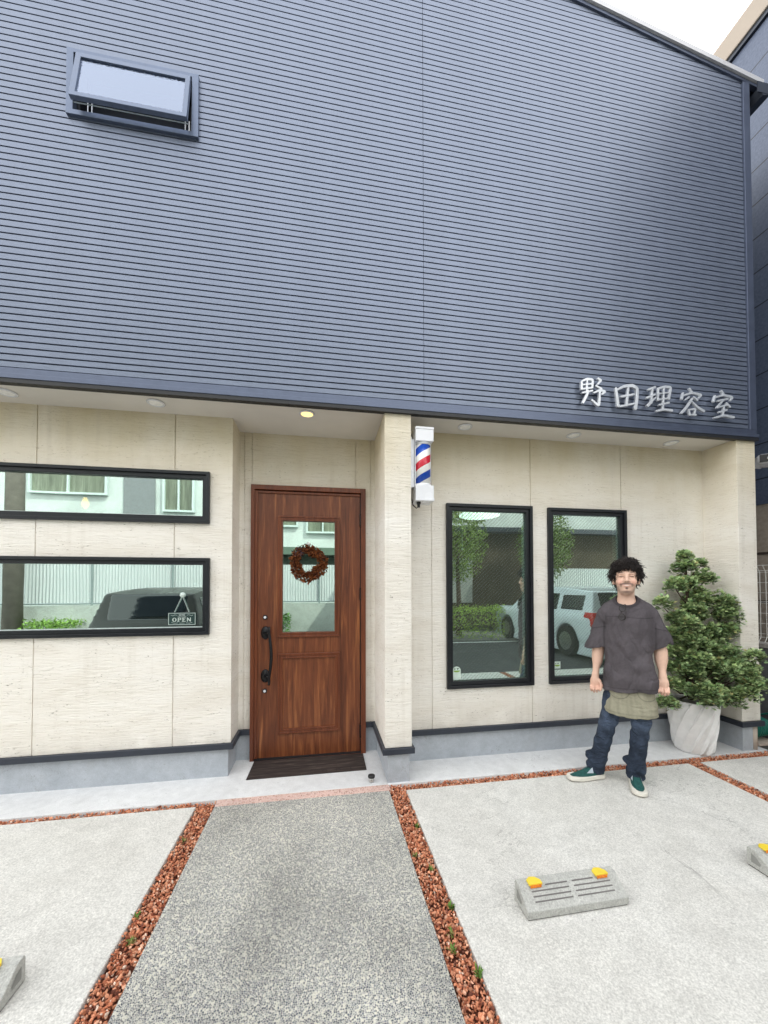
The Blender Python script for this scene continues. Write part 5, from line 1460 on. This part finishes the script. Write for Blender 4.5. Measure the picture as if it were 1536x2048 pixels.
def car(loc, rot, paint, label, lamps=True):
    t = thing('parked_car', loc, label, 'car'); t.rotation_euler = (0,0,R(rot+180))
    # local x forward, length 4.2
    def shell(off, h=.03):
        S = SDF((-2.25,-1.0,.05),(2.25,1.0,1.6),h)
        S.box((0,0,.62),(2.08-off,.83-off,.30-off),.16,.0)
        S.fn(lambda x,y,z: np.maximum(np.maximum(np.abs(y)-(.80-.28*np.clip(z-.85,0,1)-off), z-(1.46-.03*x*x-off)), np.maximum(x-(1.15-1.25*(z-.88))+off, -x-(2.02-.32*(z-.88))+off)), k=.10)
        return S
    S = shell(0)
    for x in (-1.28,1.30):
        for y in (-.84,.84): S.cap((x,y-.12*np.sign(y),.31),(x,y+.2*np.sign(y),.31),.36,.36,.02,True)
    V,Fq = S.mesh(); o = np_mesh(V,Fq,'body',paint,t); 
    off = Vector(loc)
    def fix(o):
        me = o.data
        for v in me.vertices: v.co += off
        return o
    fix(o)
    G = shell(-.008)
    def win(x,y,z):
        mx = lambda c,h,zh: np.maximum(np.abs(x-c)-h, np.abs(z-1.13)-zh)
        side = np.minimum(np.minimum(mx(.40,.44,.19), mx(-.50,.40,.19)), mx(-1.37,.36,.17))
        side = np.maximum(side, .55-np.abs(y))
        rear = np.maximum(np.maximum(np.abs(y)-.58, np.abs(z-1.15)-.20), x+1.6)
        fr = np.maximum(np.maximum(np.abs(y)-.60, np.abs(z-1.16)-.20), .35-x)
        return np.minimum(np.minimum(side,rear),fr)
    g = G.sub(G.lo,[a[-1] for a in G.ax])[1]
    G.F = np.maximum(G.F, win(*g)).astype(np.float32)
    V,Fq = G.mesh(); fix(np_mesh(V,Fq,'glazing',plain('car_glass', (.012,.016,.018), .05, 0, .8),t))
    TY = RUBBER
    for x in (-1.28,1.30):
        for y in (-.75,.75):
            m = MB(); m.cyl((x,y-.10,.31),(x,y+.10,.31),.31,28); w = m.build('wheel', TY, t, local=True)
            s = np.sign(y); m = MB(); m.cyl((x,y+.101*s,.31),(x,y+.104*s,.31),.20,20)
            m.build('rim', STEEL, w, local=True)
    for y in (-.68,.68) if lamps else ():
        Tl = shell(-.014); g = Tl.sub(Tl.lo,[a[-1] for a in Tl.ax])[1]
        Tl.F = np.maximum(Tl.F, np.maximum(np.maximum(np.abs(g[1]-y)-.15,np.abs(g[2]-.80)-.15), g[0]+1.80)).astype(np.float32)
        V,Fq = Tl.mesh()
        if len(V): fix(np_mesh(V,Fq,'tail_light',plain('red_lamp', (.45,.015,.012), .15),t))
    m = MB(); m.box(-2.10,-2.05,-.7,.7,.30,.48); m.build('bumper', RUBBER, t, local=True)
street()

# ------------------------------------------------------------------ light, sky, camera
def grad(t, tc):
    # bright hazy horizon easing to a slightly dimmer zenith
    sp = t.nodes.new('ShaderNodeSeparateXYZ'); t.links.new(tc.outputs['Generated'], sp.inputs[0])
    r = t.nodes.new('ShaderNodeValToRGB'); e = r.color_ramp.elements
    e[0].position = 0.0; e[0].color = (1.22,1.20,1.15,1); e[1].position = .9; e[1].color = (.80,.815,.84,1)
    t.links.new(sp.outputs[2], r.inputs[0]); return r.outputs[0]
def world():
    w = bpy.data.worlds.new('World'); SC.world = w; w.use_nodes = True
    t = w.node_tree; t.nodes.clear()
    out = t.nodes.new('ShaderNodeOutputWorld')
    sky = t.nodes.new('ShaderNodeTexSky'); sky.sky_type = 'NISHITA'; sky.sun_disc = False
    sky.sun_elevation = R(47); sky.sun_rotation = R(SUN_AZ); sky.air_density = 1.0; sky.dust_density = 3.0; sky.altitude = 0
    b1 = t.nodes.new('ShaderNodeBackground'); b1.inputs[1].default_value = SKY_K; t.links.new(sky.outputs[0], b1.inputs[0])
    tc = t.nodes.new('ShaderNodeTexCoord'); mp = t.nodes.new('ShaderNodeMapping'); mp.inputs['Scale'].default_value = (1.6,1.6,3.2)
    t.links.new(tc.outputs['Generated'], mp.inputs[0])
    nz = t.nodes.new('ShaderNodeTexNoise'); nz.inputs['Scale'].default_value = 1.5; nz.inputs['Detail'].default_value = 6; t.links.new(mp.outputs[0], nz.inputs[0])
    rp = t.nodes.new('ShaderNodeValToRGB'); rp.color_ramp.elements[0].position = .25; rp.color_ramp.elements[0].color = (.72,.72,.72,1); rp.color_ramp.elements[1].position = .6; rp.color_ramp.elements[1].color = (.96,.96,.96,1)
    t.links.new(nz.outputs[0], rp.inputs[0])
    b2 = t.nodes.new('ShaderNodeBackground'); t.links.new(grad(t, tc), b2.inputs[0]); b2.inputs[1].default_value = HAZE_K
    mx = t.nodes.new('ShaderNodeMixShader'); t.links.new(rp.outputs[0], mx.inputs[0]); t.links.new(b1.outputs[0], mx.inputs[1]); t.links.new(b2.outputs[0], mx.inputs[2])
    t.links.new(mx.outputs[0], out.inputs[0])
SUN_AZ = 45.0     # compass bearing from +y towards +x
world()
sd = bpy.data.lights.new('sun', 'SUN'); sd.energy = SUN_K; sd.angle = R(.5); sd.color = (1,.95,.87)
so = bpy.data.objects.new('sun', sd); COL.objects.link(so)
az, el = R(SUN_AZ), R(47)
dirv = Vector((math.sin(az)*math.cos(el), math.cos(az)*math.cos(el), math.sin(el)))
so.rotation_euler = dirv.to_track_quat('Z','Y').to_euler(); so.location = dirv*20

cd = bpy.data.cameras.new('camera'); cam = bpy.data.objects.new('camera', cd); COL.objects.link(cam)
F_PX, CY_PX, YAW, PIT, ROLL = 735.17, 1159.7, .1651, .0199, -.0015
cd.sensor_fit = 'HORIZONTAL'; cd.sensor_width = 36; cd.lens = 36*F_PX/1536
cd.shift_x = 0; cd.shift_y = (CY_PX-1024)/1536; cd.clip_start = .05; cd.clip_end = 1000
fw = Vector((math.sin(YAW)*math.cos(PIT), math.cos(YAW)*math.cos(PIT), math.sin(PIT))); rt = Vector((math.cos(YAW),-math.sin(YAW),0)); up = rt.cross(fw)
r2 = rt*math.cos(ROLL)+up*math.sin(ROLL); u2 = up*math.cos(ROLL)-rt*math.sin(ROLL)
M3 = Matrix((r2,u2,-fw)).transposed(); cam.matrix_world = Matrix.Translation((0,-2.71514,1.46)) @ M3.to_4x4()
SC.camera = cam
SC.view_settings.view_transform = 'Standard'; SC.view_settings.look = 'None'; SC.view_settings.exposure = 0; SC.view_settings.gamma = 1
SC.render.engine = 'CYCLES'
SC.cycles.max_bounces = 6; SC.cycles.diffuse_bounces = 4; SC.cycles.glossy_bounces = 3; SC.cycles.transparent_max_bounces = 12; SC.cycles.use_denoising = True
SC.render.resolution_x = 768; SC.render.resolution_y = 1024
